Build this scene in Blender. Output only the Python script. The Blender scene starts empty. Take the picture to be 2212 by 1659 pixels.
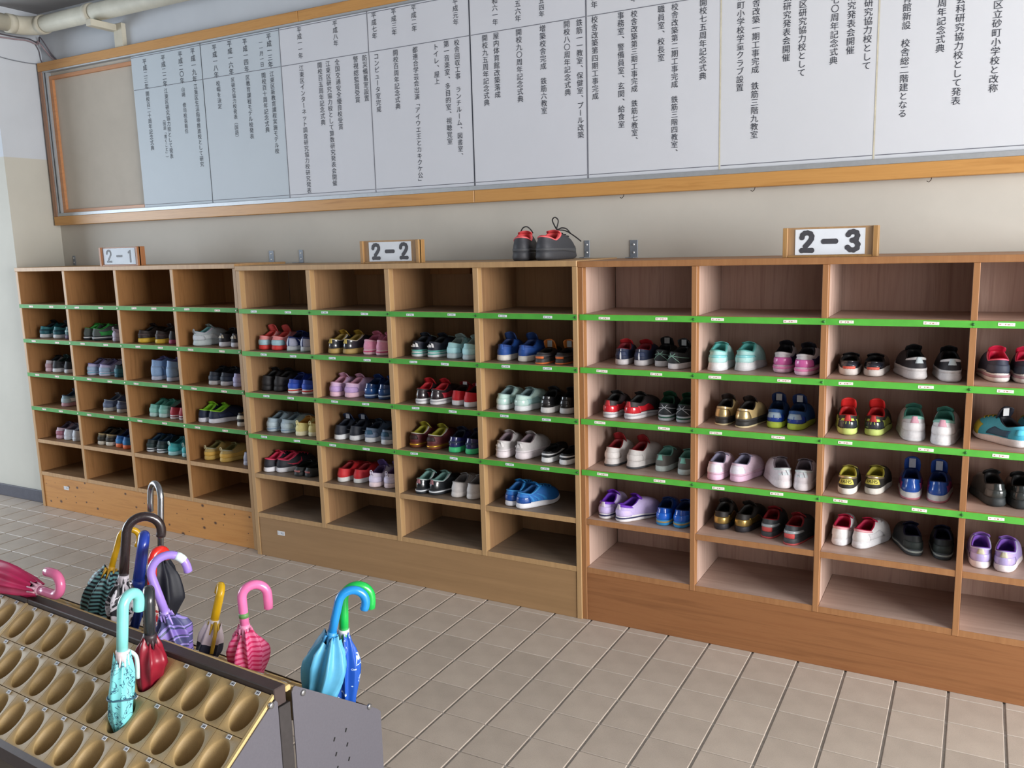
import bpy, bmesh, math, random
from mathutils import Vector, Matrix
random.seed(11)
SC = bpy.context.scene
COL = SC.collection
PI = math.pi

# ------------------------------------------------------------------ camera
W, H = 2212.0, 1659.0
F = 1845.38                                   # focal length in pixels
CAM = Vector((1.2199, -2.7874, 1.4078))
YAW, PIT, ROL = 0.50253, -0.16285, -0.02787
cyw, syw, cp, sp, cr, sr = math.cos(YAW), math.sin(YAW), math.cos(PIT), math.sin(PIT), math.cos(ROL), math.sin(ROL)
FWD = Vector((-syw*cp, cyw*cp, sp)); _r = Vector((cyw, syw, 0)); _u = _r.cross(FWD)
RT = _r*cr + _u*sr; UP = _u*cr - _r*sr
cam = bpy.data.cameras.new('camera'); cam.sensor_fit = 'HORIZONTAL'; cam.sensor_width = 36.0
cam.lens = F/W*36.0; cam.clip_start = 0.05; cam.clip_end = 60
camo = bpy.data.objects.new('camera', cam); COL.objects.link(camo)
camo.matrix_world = Matrix(((RT.x, UP.x, -FWD.x, CAM.x), (RT.y, UP.y, -FWD.y, CAM.y), (RT.z, UP.z, -FWD.z, CAM.z), (0, 0, 0, 1)))
SC.camera = camo

# ------------------------------------------------------------------ world, light, exposure
wd = bpy.data.worlds.new('world'); SC.world = wd; wd.use_nodes = True
wd.node_tree.nodes['Background'].inputs[0].default_value = (0.80, 0.88, 1.0, 1)
wd.node_tree.nodes['Background'].inputs[1].default_value = 1.0
SC.view_settings.view_transform = 'Standard'; SC.view_settings.look = 'None'
SC.view_settings.gamma = 1.0; SC.view_settings.use_curve_mapping = False
SC.view_settings.exposure = 0.35
def area(name, loc, aim, sx, sy, power, col):
    l = bpy.data.lights.new(name, 'AREA'); l.shape = 'RECTANGLE'; l.size = sx; l.size_y = sy
    l.energy = power; l.color = col
    o = bpy.data.objects.new(name, l); COL.objects.link(o); o.location = loc
    o.rotation_euler = (Vector(aim)-Vector(loc)).to_track_quat('-Z', 'Y').to_euler()
    return o
# daylight entering by the glazed doors (front right, front left) and the glazed end on the left
area('daylight_front', (3.6, -5.42, 1.45), (3.6, 0, .5), 1.6, 2.0, 12, (1.0, 0.98, 0.96))
area('daylight_right', (4.92, -1.9, 1.45), (0, -1.9, .55), 3.0, 2.0, 330, (1.0, 0.985, 0.97))
area('daylight_left', (-6.42, -2.4, 1.45), (0, -2.4, .55), 3.4, 2.0, 150, (0.80, 0.90, 1.0))

# ------------------------------------------------------------------ picture rays (for measuring the place)
def ray(px, py): return RT*((px-W/2)/F) + UP*(-(py-H/2)/F) + FWD
def at(px, py, axis, val):
    v = ray(px, py); return CAM + v*((val-CAM[axis])/v[axis])
def atp(px, py, P0, n):
    v = ray(px, py); return CAM + v*((P0-CAM).dot(n)/v.dot(n))
def proj(P):
    d = Vector(P)-CAM; z = d.dot(FWD); return (W/2+F*d.dot(RT)/z, H/2-F*d.dot(UP)/z, z)

# ------------------------------------------------------------------ materials
def lin(c):
    if isinstance(c, str): c = [int(c[i:i+2], 16) for i in (0, 2, 4)]
    return tuple(((x/255.0)/12.92 if x/255.0 <= .04045 else ((x/255.0+.055)/1.055)**2.4) for x in c)
MATS = {}
def nodes(name):
    m = bpy.data.materials.new(name); m.use_nodes = True
    nt = m.node_tree; b = nt.nodes['Principled BSDF']; return m, nt, b
def ramp(nt, fac, stops):
    r = nt.nodes.new('ShaderNodeValToRGB'); nt.links.new(fac, r.inputs[0])
    el = r.color_ramp.elements
    while len(el) < len(stops): el.new(0.5)
    for e, (p, c) in zip(el, stops): e.position = p; e.color = (*c[:3], 1)
    return r
def coords(nt, scale=(1, 1, 1), rot=(0, 0, 0), kind='Object'):
    tc = nt.nodes.new('ShaderNodeTexCoord'); mp = nt.nodes.new('ShaderNodeMapping')
    mp.inputs['Scale'].default_value = scale; mp.inputs['Rotation'].default_value = rot
    nt.links.new(tc.outputs[kind], mp.inputs[0]); return mp.outputs[0]
def noise(nt, co, scale, detail=3, rough=.55, dist=0):
    n = nt.nodes.new('ShaderNodeTexNoise'); n.inputs['Scale'].default_value = scale; n.inputs['Detail'].default_value = detail
    n.inputs['Roughness'].default_value = rough; n.inputs['Distortion'].default_value = dist
    nt.links.new(co, n.inputs['Vector']); return n.outputs['Fac']
def bump(nt, b, h, strength, dist=.002):
    n = nt.nodes.new('ShaderNodeBump'); n.inputs['Strength'].default_value = strength; n.inputs['Distance'].default_value = dist
    nt.links.new(h, n.inputs['Height']); nt.links.new(n.outputs[0], b.inputs['Normal'])
def mul(c, k): return tuple(min(1, x*k) for x in c)
def plain(c, rough=.55, metal=0., var=.10, scale=60, bmp=.15, name=None, coat=0):
    key = (str(c), rough, metal, var, scale, bmp, coat)
    if key in MATS: return MATS[key]
    m, nt, b = nodes(name or 'mat_%s' % (c if isinstance(c, str) else '%02x%02x%02x' % tuple(c)))
    c = lin(c)
    f = noise(nt, coords(nt), scale)
    r = ramp(nt, f, [(.3, mul(c, 1-var)), (.7, mul(c, 1+var))])
    nt.links.new(r.outputs[0], b.inputs['Base Color'])
    b.inputs['Roughness'].default_value = rough; b.inputs['Metallic'].default_value = metal
    if coat: b.inputs['Coat Weight'].default_value = coat; b.inputs['Coat Roughness'].default_value = .12
    if bmp: bump(nt, b, f, bmp, .001)
    MATS[key] = m; return m
def wood(name, stops, grain='z', s=3.0, stretch=16, rough=.5, knots=None):
    if name in MATS: return MATS[name]
    m, nt, b = nodes(name)
    k = {'x': (1, stretch, stretch), 'y': (stretch, 1, stretch), 'z': (stretch, stretch, 1)}[grain]
    co = coords(nt, k)
    f = noise(nt, co, s, 5, .6, .6)
    n = len(stops)
    r = ramp(nt, f, [(.28+.44*i/(n-1), lin(c)) for i, c in enumerate(stops)])
    out = r.outputs[0]
    if knots:
        kc = coords(nt, knots[1]); sx = nt.nodes.new('ShaderNodeSeparateXYZ'); nt.links.new(kc, sx.inputs[0])
        cb = nt.nodes.new('ShaderNodeCombineXYZ'); nt.links.new(sx.outputs[0], cb.inputs[0]); nt.links.new(sx.outputs[2], cb.inputs[1])
        v = nt.nodes.new('ShaderNodeTexVoronoi'); v.voronoi_dimensions = '2D'; v.inputs['Scale'].default_value = knots[2]; nt.links.new(cb.outputs[0], v.inputs['Vector'])
        sc_ = nt.nodes.new('ShaderNodeSeparateColor'); nt.links.new(v.outputs['Color'], sc_.inputs[0])
        mq = nt.nodes.new('ShaderNodeMath'); mq.operation = 'POWER'; mq.inputs[1].default_value = 2.2; nt.links.new(sc_.outputs[0], mq.inputs[0])
        ma = nt.nodes.new('ShaderNodeMath'); ma.operation = 'MULTIPLY_ADD'; ma.inputs[1].default_value = .9; ma.inputs[2].default_value = .05; nt.links.new(mq.outputs[0], ma.inputs[0])
        mdv = nt.nodes.new('ShaderNodeMath'); mdv.operation = 'DIVIDE'; nt.links.new(v.outputs['Distance'], mdv.inputs[0]); nt.links.new(ma.outputs[0], mdv.inputs[1])
        kr = ramp(nt, mdv.outputs[0], [(.08, (1, 1, 1)), (.20, (0, 0, 0))])
        mx = nt.nodes.new('ShaderNodeMixRGB'); nt.links.new(kr.outputs[0], mx.inputs[0]); nt.links.new(out, mx.inputs[1])
        mx.inputs[2].default_value = (*lin(knots[0]), 1); out = mx.outputs[0]
    nt.links.new(out, b.inputs['Base Color']); b.inputs['Roughness'].default_value = rough
    bump(nt, b, f, .12, .001)
    MATS[name] = m; return m
def twotone(name, lo, hi, z, rough=.75):
    m, nt, b = nodes(name)
    tc = nt.nodes.new('ShaderNodeTexCoord'); sx = nt.nodes.new('ShaderNodeSeparateXYZ'); nt.links.new(tc.outputs['Object'], sx.inputs[0])
    mt = nt.nodes.new('ShaderNodeMath'); mt.operation = 'GREATER_THAN'; mt.inputs[1].default_value = z; nt.links.new(sx.outputs[2], mt.inputs[0])
    f = noise(nt, coords(nt), 3.0, 4)
    a = ramp(nt, f, [(.3, mul(lin(lo), .95)), (.7, mul(lin(lo), 1.04))]); c = ramp(nt, f, [(.3, mul(lin(hi), .95)), (.7, mul(lin(hi), 1.04))])
    mx = nt.nodes.new('ShaderNodeMixRGB'); nt.links.new(mt.outputs[0], mx.inputs[0]); nt.links.new(a.outputs[0], mx.inputs[1]); nt.links.new(c.outputs[0], mx.inputs[2])
    nt.links.new(mx.outputs[0], b.inputs['Base Color']); b.inputs['Roughness'].default_value = rough
    bump(nt, b, noise(nt, coords(nt), 160, 3), .12, .001)
    return m
def printed(name, paper, ink, sx, sz, rough=.5):
    """paper with a line of tiny illegible print"""
    if name in MATS: return MATS[name]
    m, nt, b = nodes(name)
    tc = nt.nodes.new('ShaderNodeTexCoord')
    sp_ = nt.nodes.new('ShaderNodeSeparateXYZ'); nt.links.new(tc.outputs['Generated'], sp_.inputs[0])
    mp = nt.nodes.new('ShaderNodeMapping'); mp.inputs['Scale'].default_value = (sx, 1, sz); nt.links.new(tc.outputs['Generated'], mp.inputs[0])
    f = noise(nt, mp.outputs[0], 1.0, 2)
    r = ramp(nt, f, [(.50, (0, 0, 0)), (.56, (1, 1, 1))])
    def band(o, lo, hi):
        x = nt.nodes.new('ShaderNodeMath'); x.operation = 'COMPARE'; x.inputs[1].default_value = (lo+hi)/2; x.inputs[2].default_value = (hi-lo)/2
        nt.links.new(o, x.inputs[0]); return x.outputs[0]
    m1 = nt.nodes.new('ShaderNodeMath'); m1.operation = 'MULTIPLY'; nt.links.new(band(sp_.outputs[0], .08, .9), m1.inputs[0]); nt.links.new(band(sp_.outputs[2], .28, .72), m1.inputs[1])
    m2 = nt.nodes.new('ShaderNodeMath'); m2.operation = 'MULTIPLY'; nt.links.new(m1.outputs[0], m2.inputs[0]); nt.links.new(r.outputs[0], m2.inputs[1])
    mx = nt.nodes.new('ShaderNodeMixRGB'); nt.links.new(m2.outputs[0], mx.inputs[0])
    mx.inputs[1].default_value = (*lin(paper), 1); mx.inputs[2].default_value = (*lin(ink), 1)
    nt.links.new(mx.outputs[0], b.inputs['Base Color']); b.inputs['Roughness'].default_value = rough
    MATS[name] = m; return m
def striped(name, cols, scale, axis='Z', dist=1.5, rough=.5, hard=True):
    if name in MATS: return MATS[name]
    m, nt, b = nodes(name)
    w = nt.nodes.new('ShaderNodeTexWave'); w.wave_type = 'BANDS'; w.bands_direction = axis
    w.inputs['Scale'].default_value = scale; w.inputs['Distortion'].default_value = dist; w.inputs['Detail'].default_value = 1
    w.inputs['Detail Scale'].default_value = 1.5
    nt.links.new(coords(nt), w.inputs['Vector'])
    n = len(cols); r = ramp(nt, w.outputs['Fac'], [(i/n, lin(c)) for i, c in enumerate(cols)])
    if hard: r.color_ramp.interpolation = 'CONSTANT'
    nt.links.new(r.outputs[0], b.inputs['Base Color']); b.inputs['Roughness'].default_value = rough
    MATS[name] = m; return m
def doodle(name, base, ink, scale, width=.04, rough=.5, thr=.5):
    if name in MATS: return MATS[name]
    m, nt, b = nodes(name)
    f = noise(nt, coords(nt), scale, 2, .5, 1.2)
    r = ramp(nt, f, [(thr-width*2, lin(base)), (thr-width, lin(ink)), (thr+width, lin(ink)), (thr+width*2, lin(base))])
    nt.links.new(r.outputs[0], b.inputs['Base Color']); b.inputs['Roughness'].default_value = rough
    MATS[name] = m; return m
def glassy(name, c, rough=.08, alpha=.25):
    m, nt, b = nodes(name); b.inputs['Base Color'].default_value = (*lin(c), 1); b.inputs['Roughness'].default_value = rough
    b.inputs['Alpha'].default_value = alpha; b.inputs['IOR'].default_value = 1.45
    return m

# ------------------------------------------------------------------ mesh helpers
class MB:
    def __init__(s): s.v = []; s.f = []
    def add(s, v, f):
        o = len(s.v); s.v += [tuple(p) for p in v]; s.f += [tuple(i+o for i in q) for q in f]; return s
    def box(s, x0, x1, y0, y1, z0, z1):
        return s.add([(x, y, z) for z in (z0, z1) for y in (y0, y1) for x in (x0, x1)],
                     [(0, 2, 3, 1), (4, 5, 7, 6), (0, 1, 5, 4), (2, 6, 7, 3), (0, 4, 6, 2), (1, 3, 7, 5)])
    def cbox(s, x0, x1, y0, y1, z0, z1, c=.0015):
        """box with chamfered edges"""
        bm = bmesh.new(); bmesh.ops.create_cube(bm, size=1)
        bmesh.ops.scale(bm, vec=(x1-x0, y1-y0, z1-z0), verts=bm.verts)
        bmesh.ops.bevel(bm, geom=bm.edges[:], offset=c, segments=1, affect='EDGES', profile=.5)
        bmesh.ops.translate(bm, vec=((x0+x1)/2, (y0+y1)/2, (z0+z1)/2), verts=bm.verts)
        bm.verts.index_update()
        s.add([v.co[:] for v in bm.verts], [[v.index for v in f.verts] for f in bm.faces]); bm.free(); return s
    def grid(s, rows, closed=False):
        n = len(rows[0]); v = [p for r in rows for p in r]; f = []
        for i in range(len(rows)-1):
            for j in range(n if closed else n-1):
                k = (j+1) % n; f.append((i*n+j, i*n+k, (i+1)*n+k, (i+1)*n+j))
        return s.add(v, f)
    def cap(s, ring, flip=False):
        n = len(ring); c = [sum(p[i] for p in ring)/n for i in range(3)]
        return s.add(list(ring)+[c], [((j+1) % n, j, n) if not flip else (j, (j+1) % n, n) for j in range(n)])
    def tube(s, pts, rad, n=10, caps=True, flat=None):
        pts = [Vector(p) for p in pts]; rows = []; up = None
        for i, p in enumerate(pts):
            d = (pts[min(i+1, len(pts)-1)]-pts[max(i-1, 0)]).normalized()
            if up is None:
                up = Vector((0, 0, 1)) if abs(d.z) < .9 else Vector((1, 0, 0))
            a = d.cross(up)
            if a.length < 1e-5: a = d.orthogonal()
            a.normalize(); up = a.cross(d).normalized()
            r = rad(i/(len(pts)-1)) if callable(rad) else rad
            rows.append([tuple(p+(a*math.cos(2*PI*j/n)+up*math.sin(2*PI*j/n))*r) for j in range(n)])
        if flat:  # squash along one axis about its centre
            ax, c, k = flat; rows = [[tuple(c+(q[i]-c)*k if i == ax else q[i] for i in range(3)) for q in r] for r in rows]
        s.grid(rows, True)
        if caps: s.cap(rows[0]); s.cap(rows[-1], True)
        return s
    def prism(s, poly, a0, a1, axis=0):
        """poly = list of (u,v) in the two other axes, extruded along axis"""
        def mk(a, u, v): return (a, u, v) if axis == 0 else ((u, a, v) if axis == 1 else (u, v, a))
        n = len(poly); v = [mk(a0, *p) for p in poly]+[mk(a1, *p) for p in poly]
        f = [tuple(range(n)), tuple(range(2*n-1, n-1, -1))]+[(j, j+n, (j+1) % n+n, (j+1) % n) for j in range(n)]
        return s.add(v, f)
    def mesh(s, name, smooth=False, fix=True):
        m = bpy.data.meshes.new(name); m.from_pydata(s.v, [], s.f)
        if fix:
            bm = bmesh.new(); bm.from_mesh(m); bmesh.ops.remove_doubles(bm, verts=bm.verts, dist=1e-6)
            bmesh.ops.recalc_face_normals(bm, faces=bm.faces); bm.to_mesh(m); bm.free()
        if smooth: m.shade_smooth()
        m.update(); return m
def obj(name, me, mat, parent=None, loc=None, rz=0):
    if isinstance(me, MB): me = me.mesh(name)
    o = bpy.data.objects.new(name, me); COL.objects.link(o)
    if len(me.materials) == 0: me.materials.append(None)
    o.material_slots[0].link = 'OBJECT'; o.material_slots[0].material = mat
    if parent: o.parent = parent
    if loc is not None: o.location = loc
    if rz: o.rotation_euler = (0, 0, rz)
    return o
def thing(name, label, cat, loc=(0, 0, 0), rz=0, group=None):
    o = bpy.data.objects.new(name, None); COL.objects.link(o); o.location = loc; o.rotation_euler = (0, 0, rz)
    o.empty_display_size = .05; return tag(o, label, cat, group)
def tag(o, label, cat, group=None):
    o['label'] = label; o['category'] = cat
    if group: o['group'] = group
    return o
def struct(o, label=None):
    o['kind'] = 'structure'
    if label: o['label'] = label
    return o
CACHE = {}
def cached(key, fn):
    if key not in CACHE: CACHE[key] = fn()
    return CACHE[key]

# ------------------------------------------------------------------ the room
T = .15
YW = .385           # back wall
XP = -3.478         # pillar side
YP = .10            # pillar front
ZC = 2.74           # ceiling
m_wall = twotone('wall_paint', (190, 186, 177), (190, 196, 204), 1.955)
m_pill = twotone('pillar_paint', (196, 194, 184), (198, 204, 212), 1.95)
struct(obj('wall_back', MB().box(XP-.002, 5.0, YW, YW+.12, 0, ZC), m_wall), 'painted back wall behind the shoe racks')
struct(obj('wall_left', MB().box(-6.5, XP, YP, YW+.12, 0, ZC), m_pill), 'projecting painted wall beside the left rack')
struct(obj('ceiling', MB().box(-6.6, 5.1, -5.6, YW+.12, ZC, ZC+.1), plain((150, 150, 152), .9, var=.04, scale=4)))
struct(obj('baseboard_left', MB().cbox(-6.5, XP+.004, YP-.012, YP, 0, .072, .003), plain((78, 78, 88), .6, var=.12, scale=40)), 'dark grey baseboard')
m_plain_wall = plain((112, 110, 108), .8, var=.03, scale=3)
def holed(name, axis, pos, a0, a1, holes, thick):
    """wall across axis with openings (lo,hi,zlo,zhi)"""
    mb = MB(); e = a0
    def bx(l, h, z0, z1):
        if h-l > 1e-4 and z1-z0 > 1e-4:
            mb.box(*((l, h, pos, pos+thick) if axis == 1 else (pos, pos+thick, l, h)), z0, z1)
    for (l, h, z0, z1) in holes: bx(e, l, 0, ZC); bx(l, h, 0, z0); bx(l, h, z1, ZC); e = h
    bx(e, a1, 0, ZC); return struct(obj(name, mb, m_plain_wall))
holed('wall_front', 1, -5.6, -6.5, 5.0, [(2.8, 4.4, .25, 2.45)], .1)
holed('wall_right', 0, 5.0, -5.6, YW+.12, [(-3.4, -.4, .25, 2.45)], .1)
holed('wall_far_left', 0, -6.6, -5.6, YP+.3, [(-4.1, -.7, .25, 2.45)], .1)
m_alu = plain((176, 180, 184), .5, .6, var=.04)
m_glass = glassy('window_glass', (225, 235, 238), .02, .06)
def window(n, axis, pos, l, h):
    mb = MB()
    k = 4; w = .05
    for i in range(k+1):
        c = l+(h-l)*i/k
        mb.box(*((c-w/2, c+w/2, pos, pos+.06) if axis == 1 else (pos, pos+.06, c-w/2, c+w/2)), .25, 2.45)
    for z in (.25, 2.40): mb.box(*((l, h, pos, pos+.06) if axis == 1 else (pos, pos+.06, l, h)), z, z+.05)
    fr = struct(obj('window_%d' % n, mb, m_alu), 'aluminium framed glazing')
    for i in range(k):
        a, b = l+(h-l)*i/k, l+(h-l)*(i+1)/k; p = pos+.028
        obj('window_pane', MB().box(*((a, b, p, p+.005) if axis == 1 else (p, p+.005, a, b)), .3, 2.4), m_glass, fr)
window(1, 1, -5.58, 2.8, 4.4); window(2, 0, 5.02, -3.4, -.4); window(3, 0, -6.58, -4.1, -.7)

# floor: grout bed and tiles, 150 mm grid aligned to the racks
m_grout = plain((186, 182, 178), .85, var=.08, scale=80)
def tile_mat():
    m, nt, b = nodes('floor_tile_glaze')
    oi = nt.nodes.new('ShaderNodeObjectInfo')
    f = noise(nt, coords(nt, kind='Object'), 9, 3); g = noise(nt, coords(nt, kind='Object'), 320, 2)
    r = ramp(nt, f, [(.3, lin((172, 160, 149))), (.7, lin((186, 174, 162)))])
    sp2 = ramp(nt, g, [(.30, (.80, .80, .80)), (.5, (1, 1, 1)), (.72, (1.0, 1.0, 1.0))])
    mx = nt.nodes.new('ShaderNodeMixRGB'); mx.blend_type = 'MULTIPLY'; mx.inputs[0].default_value = .6
    nt.links.new(r.outputs[0], mx.inputs[1]); nt.links.new(sp2.outputs[0], mx.inputs[2])
    hs = nt.nodes.new('ShaderNodeHueSaturation'); ml = nt.nodes.new('ShaderNodeMapRange'); nt.links.new(oi.outputs['Random'], ml.inputs[0])
    ml.inputs[3].default_value = .94; ml.inputs[4].default_value = 1.05; nt.links.new(ml.outputs[0], hs.inputs['Value']); nt.links.new(mx.outputs[0], hs.inputs['Color'])
    nt.links.new(hs.outputs[0], b.inputs['Base Color']); b.inputs['Roughness'].default_value = .42
    bump(nt, b, g, .22, .0012); return m
m_tile = tile_mat()
fl = struct(obj('floor', MB().box(-6.6, 5.1, -5.6, YW+.1, -.06, -.0055), m_grout), 'tiled entrance hall floor')
GX, GY = .0075, .003
tile_me = MB().cbox(-.075+GX/2, .075-GX/2, -.075+GY/2, .075-GY/2, -.006, 0, .0016).mesh('floor_tile')
cells = []
for i in range(-43, 34):
    for j in range(-3, 37):
        x, y = (i+.5)*T, -.185-(j+.5)*T
        if y > YW-.02 or (y > YP-.05 and x < XP-.07): continue
        if x < -6.5 or x > 4.99 or y < -5.5: continue
        p = proj((x, y, 0)); vis = p[2] > .4 and -40 < p[0] < W+40 and -40 < p[1] < H+60 and y < .08
        cells.append((-(F/p[2])**2*(CAM.z/p[2]) if vis else 1e9, x, y))
cells.sort()
rest = MB()
for n, (k, x, y) in enumerate(cells):
    if n < 300 and k < 0: obj('floor_tile', tile_me, m_tile, fl, (x, y, 0))
    else: rest.box(x-.075+GX/2, x+.075-GX/2, y-.075+GY/2, y+.075-GY/2, -.006, 0)
ro = obj('floor_tiles', rest.mesh('floor_tiles', fix=False), m_tile, fl); ro['kind'] = 'stuff'

# ------------------------------------------------------------------ shoe racks
SHELF = [1.1535, .9630, .7740, .5835, .3945, .2060]        # top faces of the shelves
def rack(name, label, x0, y0, ang, xs, th, zt, depth, mat, tapes, tagm, pinm, base_in, edge):
    """xs: left faces of the dividers measured from the rack's outer left side; last two = right panel inner and outer face"""
    r = thing(name, label, 'shoe rack', (x0, y0, 0), ang)
    me, mi, mb_, ms = mat                          # edges, inside, base, shelves
    xr = xs[-1]
    DI = .31
    def board(nm, a, b, c, d, e, f, m, ch=.0012): return obj(nm, MB().cbox(a, b, c, d, e, f, ch), m, r)
    board('top_board', 0, xr, -.004, depth, zt-.021, zt, me)
    board('back_panel', th, xr-th, DI, DI+.012, .03, zt-.021, mi)
    verts = [(0, th)]+[(x, x+th) for x in xs[:-2]]+[(xs[-2], xr)]
    for k, (a, b) in enumerate(verts):
        full = k in (0, len(verts)-1)
        nm = 'side_panel' if full else 'divider'
        z0 = 0 if full else SHELF[-1]-.020
        p = board(nm, a+.0006, b-.0006, edge, DI, z0, zt-.021, mi)
        obj('edge_strip', MB().cbox(a, b, 0, edge, z0, zt-.021, .0012), me, p)
    for ci in range(len(verts)-1):
        a, b = verts[ci][1], verts[ci+1][0]
        for ri, z in enumerate(SHELF):
            sh = board('shelf', a, b, .004, DI, z-.020, z, ms)
            obj('front_edge', MB().cbox(a, b, .0015, .0045, z-.020, z+.0004, .0005), me, sh)
            if ri < 4:
                t0, t1 = (verts[ci][0]+verts[ci][1])/2-.002, (verts[ci+1][0]+verts[ci+1][1])/2+.004
                if ci == 0: t0 = .004
                if ci == len(verts)-2: t1 = xr-.002
                yy = -.0022-(.0006 if ci % 2 else 0)
                tp = obj('label_tape', MB().cbox(t0, t1, yy, yy+.0012, z-.0215, z-.0010, .0004), tapes, r)
                wv = .036 if name != 'shoe_rack_c' else .042
                for q, fr in enumerate((.24, .70)):
                    cx = a+(b-a)*(fr+random.uniform(-.06, .06))
                    if name == 'shoe_rack_c': cx = a+(b-a)*((.17, .72)[q]+random.uniform(-.03, .05))
                    tg = obj('name_sticker', cached('sticker%.3f' % wv, lambda: MB().cbox(-wv/2, wv/2, -.0009, 0, -.0045, .0045, .0002).mesh('name_sticker')), tagm, tp, (cx, yy, z-.0115+random.uniform(-.002, .002)))
                    tg.rotation_euler = (0, random.uniform(-.03, .03), 0)
                px = verts[ci+1][0]+th*.45
                obj('pin', cached('pin', lambda: MB().tube([(0, -.004, 0), (0, -.0015, 0), (0, .003, 0)], lambda s: .0042 if s > .3 else .0026, 10).mesh('pin', True)), pinm, tp, (px, -.0022, z-.0115))
    if name == 'shoe_rack' and edge > .01:
        for ci in (1, 2): board('hanging_batten', verts[ci][1], verts[ci][1]+.20, DI-.015, DI, zt-.055, zt-.021, w1i)
    kb = board('kick_board', th, xr-th, base_in, base_in+.018, 0, SHELF[-1]-.020, mb_)
    return r, kb
w1e = wood('pale_pine_edge', [(172, 132, 88), (190, 152, 106)], 'z', 4)
w1i = wood('amber_pine', [(128, 88, 48), (152, 108, 64), (140, 98, 56)], 'z', 3)
w1s = wood('amber_pine_shelf', [(120, 90, 60), (146, 112, 78)], 'x', 3)
w1b = wood('knotty_pine', [(176, 118, 56), (196, 138, 72), (184, 124, 60)], 'x', 2.2, 18, knots=((74, 40, 18), (12, 1, 17), 1.0))
w2e = wood('pale_oak_edge', [(164, 130, 90), (180, 146, 102)], 'z', 4)
w2i = wood('tan_plywood', [(128, 96, 66), (150, 116, 82), (140, 104, 72)], 'z', 2.4)
w2s = wood('dusty_plywood_shelf', [(112, 98, 84), (136, 118, 100)], 'x', 3)
w2b = wood('tan_kick_board', [(144, 112, 76), (158, 124, 86)], 'x', 1.6, 22)
w3e = wood('cherry_edge', [(146, 100, 62), (162, 116, 74)], 'z', 4)
w3i = wood('pinkish_beech_laminate', [(168, 138, 124), (196, 168, 154), (182, 152, 138)], 'z', 2.2, 20)
w3s = wood('pinkish_laminate_shelf', [(164, 140, 128), (186, 162, 150)], 'x', 2.2)
w3b = wood('cherry_kick_board', [(122, 78, 44), (144, 96, 58), (134, 86, 50)], 'x', 1.8, 26)
m_tape1 = plain((66, 150, 64), .6, var=.12, scale=25, bmp=.3); m_tape2 = plain((70, 158, 52), .5, var=.08, scale=25, bmp=.3); m_tape3 = plain((84, 176, 62), .5, var=.08, scale=25, bmp=.3)
m_tag1 = printed('sticker_pinkish', (226, 214, 208), (190, 120, 120), 16, 1.2); m_tag2 = printed('sticker_bluish', (216, 224, 230), (96, 110, 124), 18, 1.2); m_tag3 = printed('sticker_white', (240, 236, 230), (170, 120, 110), 20, 1.2)
RACKS = {}
A0 = -22.8394*T; AX = [(-20.0849+22.8394)*T, (-17.2981+22.8394)*T, (-14.5024+22.8394)*T, (-11.7026+22.8394)*T, (-11.565+22.8394)*T]
RACKS[1] = (A0, .3612*T, -.0151)
rA, kA = rack('shoe_rack', 'amber pine shoe rack with knotty base under sign 2-1', A0, .3612*T, -.0151, AX, .0205, 1.352, .318,
     (w1e, w1i, w1b, w1s), m_tape1, m_tag1, plain((230, 230, 224), .4), .006, .004)
B0 = -11.318*T; BX = [(-8.5999+11.318)*T, (-5.8547+11.318)*T, (-3.1017+11.318)*T, (-.3568+11.318)*T, (-.2265+11.318)*T]
rB, kB = rack('shoe_rack', 'tan plywood shoe rack with pale edges under sign 2-2', B0, -.0513*T, 0, BX, .0225, 1.343, .385,
     (w2e, w2i, w2b, w2s), m_tape2, m_tag2, plain((30, 70, 28), .4), .003, .030)
C0 = -.2225*T; CX = [(2.5195+.2225)*T, (5.2718+.2225)*T, (8.0011+.2225)*T, (10.74+.2225)*T, (10.87+.2225)*T]
rC, kC = rack('shoe_rack_c', 'reddish cherry shoe rack with pinkish laminate inside under sign 2-3', C0, 0, 0, CX, .0180, 1.3395, .38,
     (w3e, w3i, w3b, w3s), m_tape3, m_tag3, plain((40, 96, 40), .4), .002, .030)
rC.name = 'shoe_rack.002'
# small stickers low on the kick boards
for kb, root, px, py, yy in ((kA, rA, 141, 1055, .05), (kB, rB, 607, 1152, -.006)):
    p = at(px, py, 1, yy); q = root.matrix_basis.inverted() @ p
    y = .006 if kb is kA else .003
    obj('maker_sticker', MB().cbox(q.x-.022, q.x+.022, y-.001, y, q.z-.010, q.z+.010, .0003), printed('maker_sticker', (214, 216, 220), (110, 120, 140), 6, 3), kb)

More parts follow.
